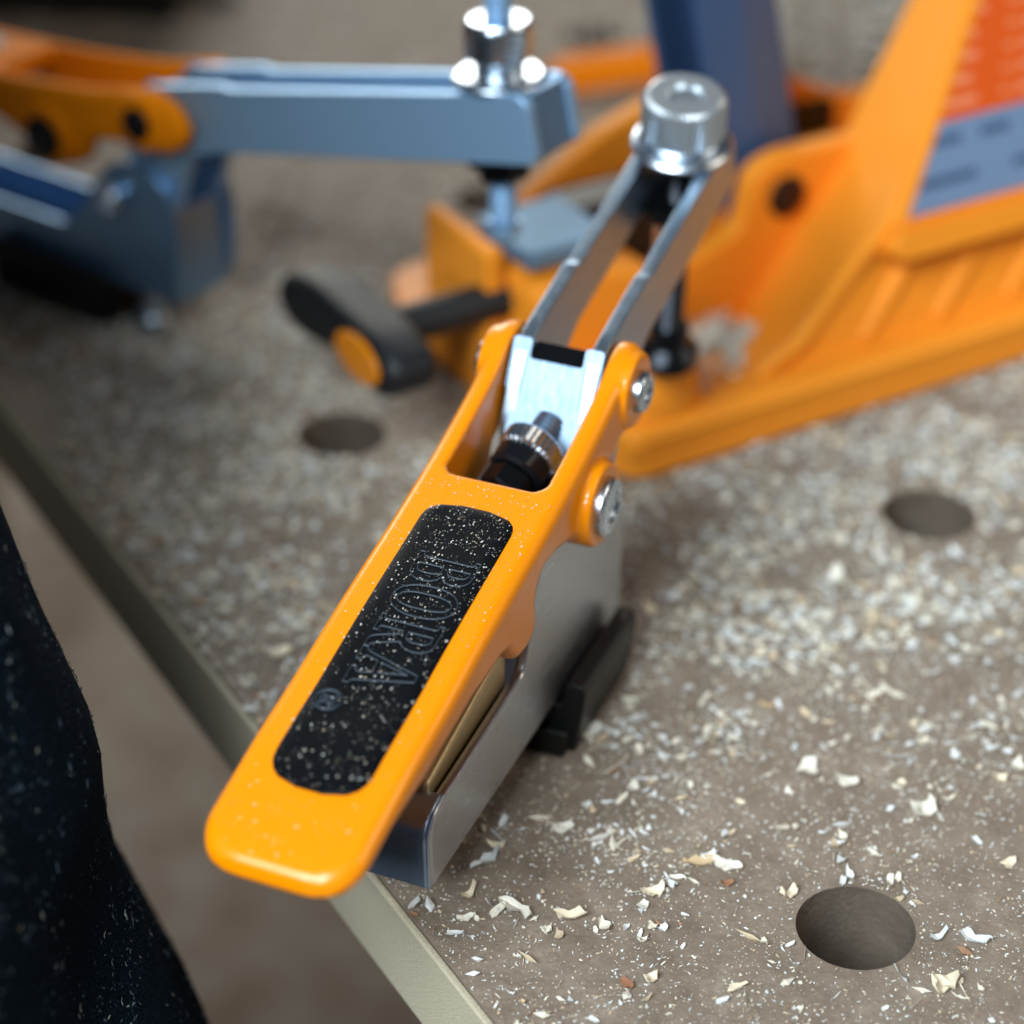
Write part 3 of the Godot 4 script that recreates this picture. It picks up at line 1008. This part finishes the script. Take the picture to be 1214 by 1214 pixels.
# ------------------------------------------------------------------ the jig (x along its front, y up, z = minus depth)
func build_jig() -> void:
	var t := thing("drilling_jig", "large orange cast jig with sloping label panel, standing behind the front clamp", "jig", JIG_AT, JIG_TURN)
	var flat := Transform3D(Basis(Vector3.RIGHT, Vector3(0, 0, -1), Vector3.UP), Vector3.ZERO)   # plan polygons: x, depth -> up
	var base := G.new()
	base.xf = flat
	base.prism(rounded([Vector2(-4, 0), Vector2(190, 0), Vector2(190, 108), Vector2(-4, 108), Vector2(-13, 84), Vector2(-13, 40), Vector2(-4, 26)], 8.0, 6), 0.02, 4.6, 0.8)
	# raised rim along the front and the left
	base.prism(rounded([Vector2(-4, 0), Vector2(190, 0), Vector2(190, 9), Vector2(26, 9), Vector2(8, 26), Vector2(-4, 26)], 5.0, 6), 4.0, 11.6, 2.2, 4)
	var bp := part("base", base.mesh(), M.cast_orange, t)
	var boss := G.new()
	boss.xf = Transform3D(Basis.IDENTITY, Vector3(8.0, 3, -15))
	boss.lathe([Vector2(0, 0), Vector2(13.5, 0), Vector2(12.6, 12), Vector2(11.4, 16.4), Vector2(10.0, 17.6), Vector2(0, 17.8)], 40)
	part("boss", boss.mesh(), M.cast_orange, bp)
	# tower: two outlines, front and back, skinned; the front leans back
	var front := [Vector3(30, 11, -7), Vector3(42, 15.5, -8), Vector3(58, 27.5, -12), Vector3(73, 37.5, -14.5), Vector3(80, 46, -17), Vector3(90.5, 58, -20.5), Vector3(108, 78, -26), Vector3(130, 104, -33), Vector3(150, 112, -35.5)]
	var back := [Vector3(58, 4, -46), Vector3(64, 12, -46), Vector3(75, 24, -48), Vector3(86, 37, -50), Vector3(92, 46, -52), Vector3(101, 58, -54), Vector3(116, 78, -58), Vector3(134, 104, -62), Vector3(150, 112, -64)]
	var tw := G.new()
	var n := front.size()
	var mid := 152.0
	var ring := func(i: int) -> Array:
		# a round bead along the ridge between the side and the front
		var f: Vector3 = front[i]
		var b: Vector3 = back[i]
		var side := (b - f).normalized()
		var face := Vector3(1, 0, 0)
		var out := [b]
		for s in 7:
			var u := s / 6.0
			out.append(f + side * 6.0 * (1 - u) * (1 - u) + face * 6.0 * u * u + Vector3(0, 1.4 * sin(u * PI), 0.9 * sin(u * PI)))
		out.append(f + face * 9.0 + Vector3(0, -0.6, -1.8))
		out.append(Vector3(mid, f.y - 0.6, f.z - 1.8))
		return out
	for i in n - 1:
		var a: Array = ring.call(i)
		var b: Array = ring.call(i + 1)
		for j in a.size() - 1:
			tw.quad(a[j], a[j + 1], b[j + 1], b[j])
			tw.quad(Vector3(2 * mid - a[j + 1].x, a[j + 1].y, a[j + 1].z), Vector3(2 * mid - a[j].x, a[j].y, a[j].z), Vector3(2 * mid - b[j].x, b[j].y, b[j].z), Vector3(2 * mid - b[j + 1].x, b[j + 1].y, b[j + 1].z))
	for i in n - 1:
		var a: Vector3 = back[i]
		var b: Vector3 = back[i + 1]
		tw.quad(Vector3(2 * mid - a.x, a.y, a.z), a, b, Vector3(2 * mid - b.x, b.y, b.z))
	# flare from the rim of the base to the foot of the tower
	tw.quad(Vector3(22, 10.5, -4), Vector3(280, 10.5, -4), Vector3(270, 11.5, -9), Vector3(28, 11.5, -9))
	var tower := part("tower", tw.mesh(50), M.cast_orange, t)
	# slanting ribs on the lower front
	for k in 3:
		var rib := G.new()
		var x := 88.0 + k * 21.0
		var a := Vector3(x - 24, 11.2, -10.0)
		var b := Vector3(x, 36.0, -16.6)
		rib.xf = along(a, b)
		rib.lathe([Vector2(0, 0), Vector2(2.2, 0.6), Vector2(2.6, 12), Vector2(2.4, 32), Vector2(0, 33)], 14)
		part("rib", rib.mesh(60), M.cast_orange, tower)
	# label panel: a raised plate with a projecting lower rim, on the leaning front
	var lean := Basis(Vector3(1, 0, 0), -0.285)
	var pan := Transform3D(lean, Vector3(-4.5, 33.0, -12.4))
	var rimg := G.new()
	rimg.xf = pan
	rimg.prism(rounded([Vector2(73.5, -1.5), Vector2(76, -4), Vector2(228, -4), Vector2(231, -1.5), Vector2(228, 2.2), Vector2(77, 2.2)], 1.8), -3, 4.6, 1.4)
	part("panel_rim", rimg.mesh(), M.cast_orange, tower)
	var pl := G.new()
	pl.xf = pan
	pl.prism(rounded([Vector2(77.4, 2.0), Vector2(227, 2.0), Vector2(190, 72), Vector2(116, 72)], 2.0), -2, 1.5, 0.6)
	var panel := part("label_panel", pl.mesh(), M.cast_orange, tower)
	label_sticker(panel, pan)
	# bracket with a bolt, behind the tower's left side
	var br := G.new()
	br.prism(rounded([Vector2(36, 4.4), Vector2(104, 4.4), Vector2(104, 41), Vector2(66, 42), Vector2(58.5, 39), Vector2(56, 25.5), Vector2(40, 20.5), Vector2(36, 16)], 3.5), -52, -46, 1.2)
	var bk := part("bracket", br.mesh(), M.cast_orange, t)
	var bo := G.new()
	bo.xf = Transform3D(Basis(Vector3.RIGHT, PI / 2), Vector3(68.5, 31.5, -46))
	bo.lathe([Vector2(0, -1), Vector2(5.2, -1), Vector2(5.2, 0.6), Vector2(4.2, 1.5), Vector2(0, 1.9)], 28)
	part("bolt", bo.mesh(), M.brown_bolt, bk)
	# toggle arm standing up behind the bracket: an open channel
	var sw := Transform3D(Basis(Vector3(0, 0, 1), 0.16) * Basis(Vector3.RIGHT, -0.10), Vector3(70, 26, -66))
	sw = sw * Transform3D(Basis(Vector3.UP, deg_to_rad(10)), Vector3.ZERO)
	var ch := G.new()
	ch.xf = sw * Transform3D(Basis(Vector3.RIGHT, -PI / 2), Vector3.ZERO)
	ch.prism(rounded([Vector2(-13, -3), Vector2(-13, -1), Vector2(-2.5, 12), Vector2(9, 12), Vector2(9, -12), Vector2(-2.5, -12)].slice(2) + [Vector2(-13, -9), Vector2(-13, -6.5), Vector2(-1.5, -9.4), Vector2(6.4, -9.4), Vector2(6.4, 9.4), Vector2(-1.5, 9.4), Vector2(-13, 6.5), Vector2(-13, 9)], 1.0), -6, 92, 0.5)
	part("toggle_arm", ch.mesh(), M.blue_paint, t)
	# rear cheek with its dark slot and bolt
	var ck := G.new()
	ck.prism(rounded([Vector2(70, 4.4), Vector2(140, 4.4), Vector2(150, 26), Vector2(124, 28), Vector2(90, 44), Vector2(74, 45)], 4.0), -100, -92, 1.5)
	var cheek := part("rear_cheek", ck.mesh(), M.cast_orange, t)
	var slot := box(Vector3(94, 22, -92.6), Vector3(116, 31, -89), 1.5)
	part("slot_dark", slot, M.black_plastic, cheek)  # black block painted in for the dark inside the opening
	var shelf := box(Vector3(70, 4.4, -91), Vector3(120, 22, -60), 3.0)
	part("inner_block", shelf, M.cast_orange, t)
	# screw block on the left with its steel pad
	var blk := G.new()
	blk.prism(rounded([Vector2(-13, 4.2), Vector2(24, 4.2), Vector2(24, 30), Vector2(10, 33.5), Vector2(-6, 34), Vector2(-13, 30)], 3.0), -66, -51, 2.0)
	blk.prism(rounded([Vector2(-7.5, 4.2), Vector2(24.5, 4.2), Vector2(24.5, 29.5), Vector2(10, 33), Vector2(-5.5, 32.5), Vector2(-7.5, 30)], 3.0), -52, -33, 2.0)
	var block := part("screw_block", blk.mesh(), M.cast_orange, t)
	var wing := G.new()
	wing.prism(rounded([Vector2(-13, 4.2), Vector2(-7, 4.2), Vector2(-8, 37), Vector2(-11, 38.5), Vector2(-13, 37)], 2.0), -72, -44, 1.2)
	part("block_wing", wing.mesh(), M.cast_orange, block)
	var pad := G.new()
	pad.xf = Transform3D(Basis(Vector3(0, 0, 1), 0.02), Vector3(0, 34.6, 0)) * flat
	pad.prism(rounded([Vector2(-6.5, 37), Vector2(15, 37), Vector2(15, 60), Vector2(-6.5, 60)], 1.5), 0, 4.2, 0.7)
	part("steel_pad", pad.mesh(), M.pad_steel, block)
	var rubber := box(Vector3(14, 20, -66), Vector3(38, 37, -54), 1.5)
	part("rubber_jaw", rubber, M.black_plastic, block)
	var rail := G.new()
	rail.prism(rounded([Vector2(8, 4.4), Vector2(56, 4.4), Vector2(56, 46), Vector2(40, 41), Vector2(16, 27), Vector2(8, 22)], 3.0), -86, -80, 1.2)
	part("rear_fence", rail.mesh(), M.cast_orange, t)
	# screw shaft and tee handle
	var shaft := G.new()
	shaft.xf = along(Vector3(-40, 23.0, -49), Vector3(-5, 25.0, -46))
	shaft.lathe([Vector2(0, 0), Vector2(4.4, 0), Vector2(4.4, 33), Vector2(0, 33)], 24)
	var sc := part("screw", shaft.mesh(), M.tee_black, t)
	var tee := G.new()
	tee.xf = Transform3D(Basis(Vector3.RIGHT, -0.06) * Basis(Vector3.UP, PI / 2), Vector3(-41, 26.0, -51))
	tee.prism(rounded([Vector2(-27, -5), Vector2(-21, -9.2), Vector2(-10, -8.0), Vector2(0, -6.0), Vector2(10, -8.4), Vector2(21, -9.0), Vector2(27, -5.5), Vector2(28.5, -1), Vector2(25, 3.5), Vector2(15, 6.4), Vector2(6, 6.6), Vector2(0, 6.2), Vector2(-8, 5.8), Vector2(-18, 5.2), Vector2(-26, 2), Vector2(-28, -1)], 5.0), -6.5, 6.0, 3.4, 5)
	var th := part("tee_handle", tee.mesh(50), M.tee_black, t)
	for s in [-1.0]:
		var inl := G.new()
		inl.xf = tee.xf
		var e := PackedVector2Array()
		for i in 26:
			var a := TAU * i / 26
			e.append(Vector2(13.0 * s + cos(a) * 10.0, -1.9 + sin(a) * 5.2))
		inl.prism(e, -7.1, -5.0, 0.6)
		part("orange_inlay", inl.mesh(), M.orange, th)

func label_sticker(panel: Node3D, pan: Transform3D) -> void:
	var W := 512
	var H := 300
	var im := Image.create(W, H, false, Image.FORMAT_RGBA8)
	im.fill(Color(0.83, 0.30, 0.04))
	var r := RandomNumberGenerator.new()
	r.seed = 8
	# blue grey band of two rows at the bottom, a chart of short pale marks above
	im.fill_rect(Rect2i(0, 0, W, H), Color(0.86, 0.33, 0.05))
	im.fill_rect(Rect2i(0, H - 88, W, 88), Color(0.43, 0.53, 0.66))
	for row in 2:
		var x := 14
		while x < W - 30:
			var w := r.randi_range(26, 60)
			im.fill_rect(Rect2i(x, H - 74 + row * 40, w, 10), Color(0.25, 0.34, 0.47))
			x += w + r.randi_range(10, 60)
	for row in 9:
		var y := H - 108 - row * 22
		for col in 6:
			var x := 20 + col * 82 + row * 4
			im.fill_rect(Rect2i(x, y, 12, 7), Color(0.90, 0.50, 0.30))
			im.fill_rect(Rect2i(x + 18, y, r.randi_range(26, 42), 8), Color(0.92, 0.56, 0.40))
	var m := mat(Color(1, 1, 1), 0.45)
	m.albedo_texture = ImageTexture.create_from_image(im)
	var st := SurfaceTool.new()
	st.begin(Mesh.PRIMITIVE_TRIANGLES)
	var c := [Vector3(80.5, 4.4, 1.9), Vector3(223.5, 4.4, 1.9), Vector3(188, 69.5, 1.9), Vector3(118, 69.5, 1.9)]
	# rows stay level on the tapered sticker
	var steps := 12
	for i in steps:
		var v0 := float(i) / steps
		var v1 := float(i + 1) / steps
		var a: Vector3 = c[0].lerp(c[3], v0)
		var b: Vector3 = c[1].lerp(c[2], v0)
		var d: Vector3 = c[1].lerp(c[2], v1)
		var e: Vector3 = c[0].lerp(c[3], v1)
		for q in [[a, v0], [d, v1], [b, v0], [a, v0], [e, v1], [d, v1]]:
			var p: Vector3 = q[0]
			st.set_normal(pan.basis * Vector3(0, 0, 1))
			st.set_uv(Vector2((p.x - 80.5) / 143.0, 1.0 - q[1]))
			st.add_vertex((pan * p) * S)
	var s := part("printed_sticker", st.commit(), m, panel)
	s.set_meta("label", "orange red printed chart with a blue grey band along its foot")


# ------------------------------------------------------------------ things at the far side of the bench
func build_far_things() -> void:
	var bar := G.new()
	bar.xf = Transform3D(Basis(Vector3.UP, deg_to_rad(20)), Vector3(12, 0, -612))
	bar.prism(rounded([Vector2(0, 0.05), Vector2(52, 0.05), Vector2(52, 7.5), Vector2(4, 7.5), Vector2(0, 5)], 3.0), -5, 5, 2.2)
	var b := thing("clamp_handle", "thin orange lever lying on the bench behind the blue arm", "lever")
	part("lever", bar.mesh(), M.far_orange, b)
	var g := G.new()
	g.xf = Transform3D(Basis(Vector3.UP, deg_to_rad(-8)), Vector3(-152, 0, -700))
	g.prism(rounded([Vector2(-120, 0.05), Vector2(50, 0.05), Vector2(48, 30), Vector2(-118, 34)], 5.0), -40, 26, 4.0)
	var c := thing("tool_case", "black case cut off by the top left corner", "case")
	part("shell", g.mesh(), M.black_plastic, c)
	var lid := G.new()
	lid.xf = g.xf
	lid.prism(rounded([Vector2(-100, 30), Vector2(38, 30), Vector2(36, 40), Vector2(-98, 40)], 3.0), -34, 20, 3.0)
	part("lid", lid.mesh(), M.blue_paint, c)
	var d := thing("stop_block", "dark navy block with a bright bolt at the top edge beside the jig", "block", Vector3(132, 0, -678), 25.0)
	part("block", box(Vector3(-20, 0.05, -30), Vector3(30, 26, 20), 2.0), M.blue_paint, d)
	var bo := G.new()
	bo.xf = Transform3D(Basis(Vector3.RIGHT, PI / 2), Vector3(-6, 13, 20))
	bo.lathe(rivet(5.5, 4.0))
	part("bolt", bo.mesh(), M.bright_steel, d)


# ------------------------------------------------------------------ shavings and sawdust
func wood_color(r: RandomNumberGenerator) -> Color:
	var k := r.randf()
	var c := Color(0.80, 0.78, 0.70)
	if k < 0.40: c = Color(0.74, 0.76, 0.75)
	elif k < 0.80: c = Color(0.78, 0.73, 0.60)
	elif k < 0.94: c = Color(0.62, 0.50, 0.34)
	elif k < 0.975: c = Color(0.34, 0.19, 0.11)
	return c * r.randf_range(0.75, 1.05)

# a torn sliver of wood, curled along its length; unit length, sizes in mm
func flake_mesh(sd: int, curl: float, grid := 3) -> ArrayMesh:
	var r := RandomNumberGenerator.new()
	r.seed = sd * 97 + 3
	var g := G.new()
	var nx := grid + 1
	var rows := []
	var width := r.randf_range(0.3, 0.62)
	var skew := r.randf_range(-0.4, 0.4)
	for i in nx + 1:
		var u := float(i) / nx
		var a := (u - 0.5) * curl * 2.2
		var R := 0.5 / maxf(absf(curl) * 1.1, 0.05)
		var x := sin(a) * R
		var y := (1.0 - cos(a)) * R
		var w := width * (0.35 + 0.65 * sin(clampf(u + 0.08, 0, 1) * PI)) * r.randf_range(0.7, 1.2)
		var line := []
		for j in 3:
			var v := j / 2.0 - 0.5
			line.append(Vector3(x + r.randf_range(-0.06, 0.06) + skew * v * 0.4, y + absf(v) * r.randf_range(0.0, 0.35) + r.randf_range(-0.03, 0.05), v * w + r.randf_range(-0.06, 0.06)))
		rows.append(line)
	for i in nx:
		for j in 2:
			var a: Vector3 = rows[i][j]
			var b: Vector3 = rows[i][j + 1]
			var c: Vector3 = rows[i + 1][j + 1]
			var d: Vector3 = rows[i + 1][j]
			g.quad(a, b, c, d)
	# a second face just beneath gives the sliver its thickness
	var n := g.v.size()
	for k in range(0, n, 3):
		var dn := Vector3(0, -0.045, 0)
		g.tri(g.v[k] + dn, g.v[k + 2] + dn, g.v[k + 1] + dn)
	return g.mesh(45)

func crumb_mesh(sd: int) -> ArrayMesh:
	var r := RandomNumberGenerator.new()
	r.seed = sd * 31 + 7
	var g := G.new()
	var p := []
	for d in [Vector3(1, 0, 0), Vector3(-1, 0, 0), Vector3(0, 1, 0), Vector3(0, -1, 0), Vector3(0, 0, 1), Vector3(0, 0, -1)]:
		p.append(Vector3(d.x * r.randf_range(0.3, 0.6), d.y * r.randf_range(0.15, 0.4), d.z * r.randf_range(0.2, 0.5)) + Vector3(r.randf_range(-0.1, 0.1), 0.1, r.randf_range(-0.1, 0.1)))
	for t in [[0, 2, 4], [4, 2, 1], [1, 2, 5], [5, 2, 0], [4, 3, 0], [1, 3, 4], [5, 3, 1], [0, 3, 5]]:
		g.tri(p[t[0]], p[t[2]], p[t[1]])
	return g.mesh(20)

var clump := FastNoiseLite.new()

func over_bench(x: float, z: float, margin := 1.0) -> bool:
	var q := bench_frame().affine_inverse() * Vector3(x, 0, z)
	if q.z > -margin: return false
	for i in range(0, 4):
		for j in range(-1, 3):
			if Vector2(x, z).distance_to(hole_at(i, j)) < 9.9 + margin * 0.4: return false
	var j := Transform3D(Basis(Vector3.UP, deg_to_rad(JIG_TURN)), JIG_AT).affine_inverse() * Vector3(x, 0, z)
	if j.x > -14 and j.x < 192 and j.z < 1.0 and j.z > -110: return false
	var c := Transform3D(Basis(Vector3.UP, deg_to_rad(67)), CLAMP_AT).affine_inverse() * Vector3(x, 0, z)
	if c.x > 49 and c.x < 78 and absf(c.z) < 15: return false
	return true

# how thickly the chips lie: heaped to the right of the clamp and before the jig, thinning towards the near edge
func chips(x: float, z: float) -> float:
	var d := 0.11
	d += 1.0 * exp(-pow((x - 50.0) / 48.0, 2) - pow((z + 352.0) / 38.0, 2))
	d += 0.9 * exp(-pow((x - 110.0) / 60.0, 2) - pow((z + 405.0) / 40.0, 2))
	d += 1.15 * exp(-pow((x + 48.0) / 40.0, 2) - pow((z + 368.0) / 55.0, 2))
	d += 0.85 * exp(-pow((x + 60.0) / 60.0, 2) - pow((z + 470.0) / 50.0, 2))
	d += 0.12 * exp(-pow((x - 20.0) / 30.0, 2) - pow((z + 285.0) / 25.0, 2))
	return d * clampf(0.75 + 1.5 * clump.get_noise_2d(x, z), 0.08, 1.6)

func build_shavings() -> void:
	var r := RandomNumberGenerator.new()
	r.seed = 99
	# the shavings that stand out one by one: x, z, length, kind, turn, curl, tone, label
	var single := [
		[69.9, -286.6, 7.2, 0, 20, 1.5, 0, "large white curled shaving lying above right of the nearest hole"],
		[0.6, -262.6, 6.6, 1, -35, 0.6, 0, "broad white flake lying beside the clamp's near end"],
		[9.2, -260.6, 5.6, 2, 10, 0.9, 1, "cream flake to the right of the broad white flake"],
		[45.0, -265.8, 5.0, 3, 40, 2.0, 1, "tan curl perched at the left rim of the nearest hole"],
		[61.8, -268.8, 3.2, 4, 80, 1.0, 0, "small white crumpled shaving just above the nearest hole"],
		[66.8, -245.2, 7.4, 5, 12, 1.7, 1, "scooped tan and white curl below right of the nearest hole"],
		[51.6, -297.5, 5.6, 6, 75, 0.8, 0, "tall white clump highest of those above the nearest hole"],
		[57.8, -294.2, 4.8, 7, -20, 0.9, 0, "thin white flake leaning right of the tall white clump"],
		[82.0, -273.0, 3.8, 1, 50, 0.7, 1, "yellowish flake near the right edge of the photo"],
		[85.2, -268.0, 3.0, 2, 0, 0.6, 0, "white flake half cut off by the right edge"],
		[30.9, -273.8, 5.0, 3, 5, 0.4, 2, "narrow tan sliver lying between clamp and nearest hole"],
		[35.5, -272.8, 5.2, 4, -25, 0.5, 0, "narrow white sliver beside the tan sliver"],
		[23.0, -266.4, 4.6, 5, 30, 1.1, 1, "cream crumpled shaving left of the red brown chips"],
		[25.4, -268.2, 2.0, 6, 60, 0.6, 3, "red brown bark chip beside the cream crumpled shaving"],
		[35.0, -268.4, 2.5, 7, 10, 0.7, 3, "larger red brown bark chip farther right"],
		[17.8, -245.6, 2.7, 0, -50, 0.6, 3, "rust brown bark chip nearest the bottom edge"],
		[21.6, -246.6, 4.2, 1, 35, 1.4, 1, "pale twisted sliver beside the rust brown chip"],
		[34.8, -244.8, 3.6, 2, 30, 0.6, 1, "short cream sliver alone near the bottom edge"],
		[-6.7, -266.0, 5.0, 3, 65, 1.3, 1, "cream clump touching the clamp's near corner"],
		[-7.4, -260.4, 3.0, 4, 15, 0.5, 0, "small square white flake below the clamp's near corner"],
		[-2.6, -277.6, 3.4, 5, 0, 1.2, 1, "round cream flake close under the clamp's side"],
		[-4.4, -274.0, 6.4, 6, 48, 0.3, 4, "long grey splinter close under the clamp's side"],
		[8.2, -282.0, 4.6, 7, 5, 0.9, 0, "white ragged flake right of the round cream flake"],
		[88.4, -298.2, 4.6, 0, 70, 1.0, 0, "bright white chunk at the right edge halfway down"],
		[84.6, -294.6, 4.8, 1, 5, 2.2, 1, "thin cream ring shaped curl near the right edge"],
		[-43.4, -331.0, 5.4, 2, 40, 0.9, 1, "cream chunk left of the handle near the bench edge"],
		[67.9, -256.0, 4.6, 3, 40, 1.0, 4, "bluish fibre right of the nearest hole"],
		[73.6, -255.4, 5.4, 4, -18, 0.8, 4, "thin hair like white fibre far right of the nearest hole"],
		[63.2, -356.0, 7.0, 5, 65, 1.2, 0, "largest blurred white shaving in the heap below the far hole"],
		[13.8, -308.0, 6.0, 6, 20, 1.1, 0, "white shaving lying beside the clamp's black foot"]]
	var unit := []
	for i in 8: unit.append([flake_mesh(i + 20, 0.35, 4), flake_mesh(i + 30, 0.9, 4), flake_mesh(i + 40, 1.7, 5)])
	for e in single:
		var curl: float = e[5]
		var o := MeshInstance3D.new()
		o.name = numbered("wood_shaving")
		o.mesh = unit[e[3]][0 if curl < 0.65 else 1 if curl < 1.4 else 2]
		o.material_override = M.shaving[e[6]]
		var len: float = e[2]
		o.transform = Transform3D(Basis(Vector3.UP, deg_to_rad(e[4])).scaled(Vector3(len, len * 0.8, len)), Vector3(e[0], 0.25, e[1]) * S)
		add_child(o)
		tag(o, e[7], "wood shaving", "wood shavings on the bench top")
	# more of them, alike
	var n := 0
	while n < 270:
		var x := r.randf_range(-110, 150)
		var z := r.randf_range(-440, -236)
		if not over_bench(x, z, 3.0) or r.randf() > chips(x, z): continue
		if absf(x) > (132.5 - 0.841 * z) * 0.236: continue
		var o := MeshInstance3D.new()
		o.name = numbered("wood_shaving")
		o.mesh = unit[r.randi() % 8][r.randi() % 3]
		o.material_override = M.shaving[[0, 0, 0, 1, 1, 4, 4, 2][r.randi() % 8]]
		var len := 1.7 + 2.5 * pow(r.randf(), 2.4)
		o.transform = Transform3D((Basis(Vector3.UP, r.randf() * TAU) * Basis(Vector3(0, 0, 1), r.randf_range(-0.3, 0.3))).scaled_local(Vector3(len, len * 0.8, len)), Vector3(x, 0.3, z) * S)
		add_child(o)
		tag(o, "small pale wood shaving in the loose scatter round the holes", "wood shaving", "wood shavings on the bench top")
		n += 1
	# what nobody could count
	scatter("wood_chips", "pale wood chips strewn over the bench top", 13000, r, 0.7, 3.0, 2.2, Rect2(-190, -700, 420, 560), 1.0)
	scatter("wood_fibres", "thin pale wood fibres strewn over the bench top", 1400, r, 1.6, 4.6, 1.6, Rect2(-170, -500, 370, 360), 0.6, 0.09)
	scatter("sawdust", "fine pale sawdust over the brown bench top", 150000, r, 0.12, 0.7, 3.0, Rect2(-170, -520, 370, 380), 0.45)
	heap("shavings_heap", "heap of pale shavings on the bench behind the jig", r, Vector3(104, 0, -655), Vector2(60, 34), 4200, 24.0, 3.4)
	var jig := Transform3D(Basis(Vector3.UP, deg_to_rad(JIG_TURN)), JIG_AT)
	heap("shavings_on_jig", "pale shavings lying in the hollow of the orange jig base", r, jig * Vector3(46, 4.6, -32), Vector2(22, 11), 700, 4.0, 3.0)
	heap("shavings_under_pad", "a few pale shavings round the clamp pad on the jig", r, jig * Vector3(17, 11.6, -17), Vector2(15, 9), 120, 4.0, 2.6)

func put_many(called: String, label: String, mesh: Mesh, xs: Array, r: RandomNumberGenerator) -> void:
	var mm := MultiMesh.new()
	mm.transform_format = MultiMesh.TRANSFORM_3D
	mm.use_colors = true
	mm.mesh = mesh
	mm.instance_count = xs.size()
	for i in xs.size():
		mm.set_instance_transform(i, xs[i])
		mm.set_instance_color(i, wood_color(r))
	var o := MultiMeshInstance3D.new()
	o.name = numbered(called)
	o.multimesh = mm
	o.material_override = M.wood
	add_child(o)
	tag(o, label, "sawdust" if called == "sawdust" else "wood chips", "", "stuff")

func scatter(called: String, label: String, count: int, r: RandomNumberGenerator, lo: float, hi: float, power: float, area: Rect2, even: float, thin := 1.0) -> void:
	var kinds := [[], [], []]
	var tries := 0
	var total := 0
	while total < count and tries < count * 12:
		tries += 1
		var x := r.randf_range(area.position.x, area.end.x)
		var z := r.randf_range(area.position.y, area.end.y)
		if absf(x) > (132.5 - 0.841 * z) * 0.34 + 14.0: continue
		if r.randf() > chips(x, z) + (1.0 - even) * 0.45: continue
		if not over_bench(x, z, 0.3): continue
		var size := lo + (hi - lo) * pow(r.randf(), power)
		var b := (Basis(Vector3.UP, r.randf() * TAU) * Basis(Vector3(0, 0, 1), r.randf_range(-0.35, 0.35))).scaled_local(Vector3(size * r.randf_range(0.7, 1.35), size * lerpf(0.5, 1.0, thin), size * thin * r.randf_range(0.6, 1.15)))
		kinds[total % 3].append(Transform3D(b, Vector3(x, size * 0.12, z) * S))
		total += 1
	var meshes := [flake_mesh(61, 0.9), flake_mesh(64, 0.3), crumb_mesh(5)]
	for k in 3: put_many(called, ["curled ", "flat ", "grainy "][k] + label, meshes[k], kinds[k], r)

func heap(called: String, label: String, r: RandomNumberGenerator, c: Vector3, half: Vector2, count: int, high: float, size: float) -> void:
	var xs := []
	for i in count:
		var p := Vector2(r.randfn(0, 0.42), r.randfn(0, 0.42))
		var up := high * exp(-2.0 * p.length_squared()) * r.randf()
		var s := size * r.randf_range(0.4, 1.2)
		var b := Basis.from_euler(Vector3(r.randf_range(-0.7, 0.7), r.randf() * TAU, r.randf_range(-0.7, 0.7))).scaled_local(Vector3(s, s, s))
		xs.append(Transform3D(b, (c + Vector3(p.x * half.x, up + 0.3, p.y * half.y)) * S))
	put_many(called, label, flake_mesh(71, 1.0), xs, r)
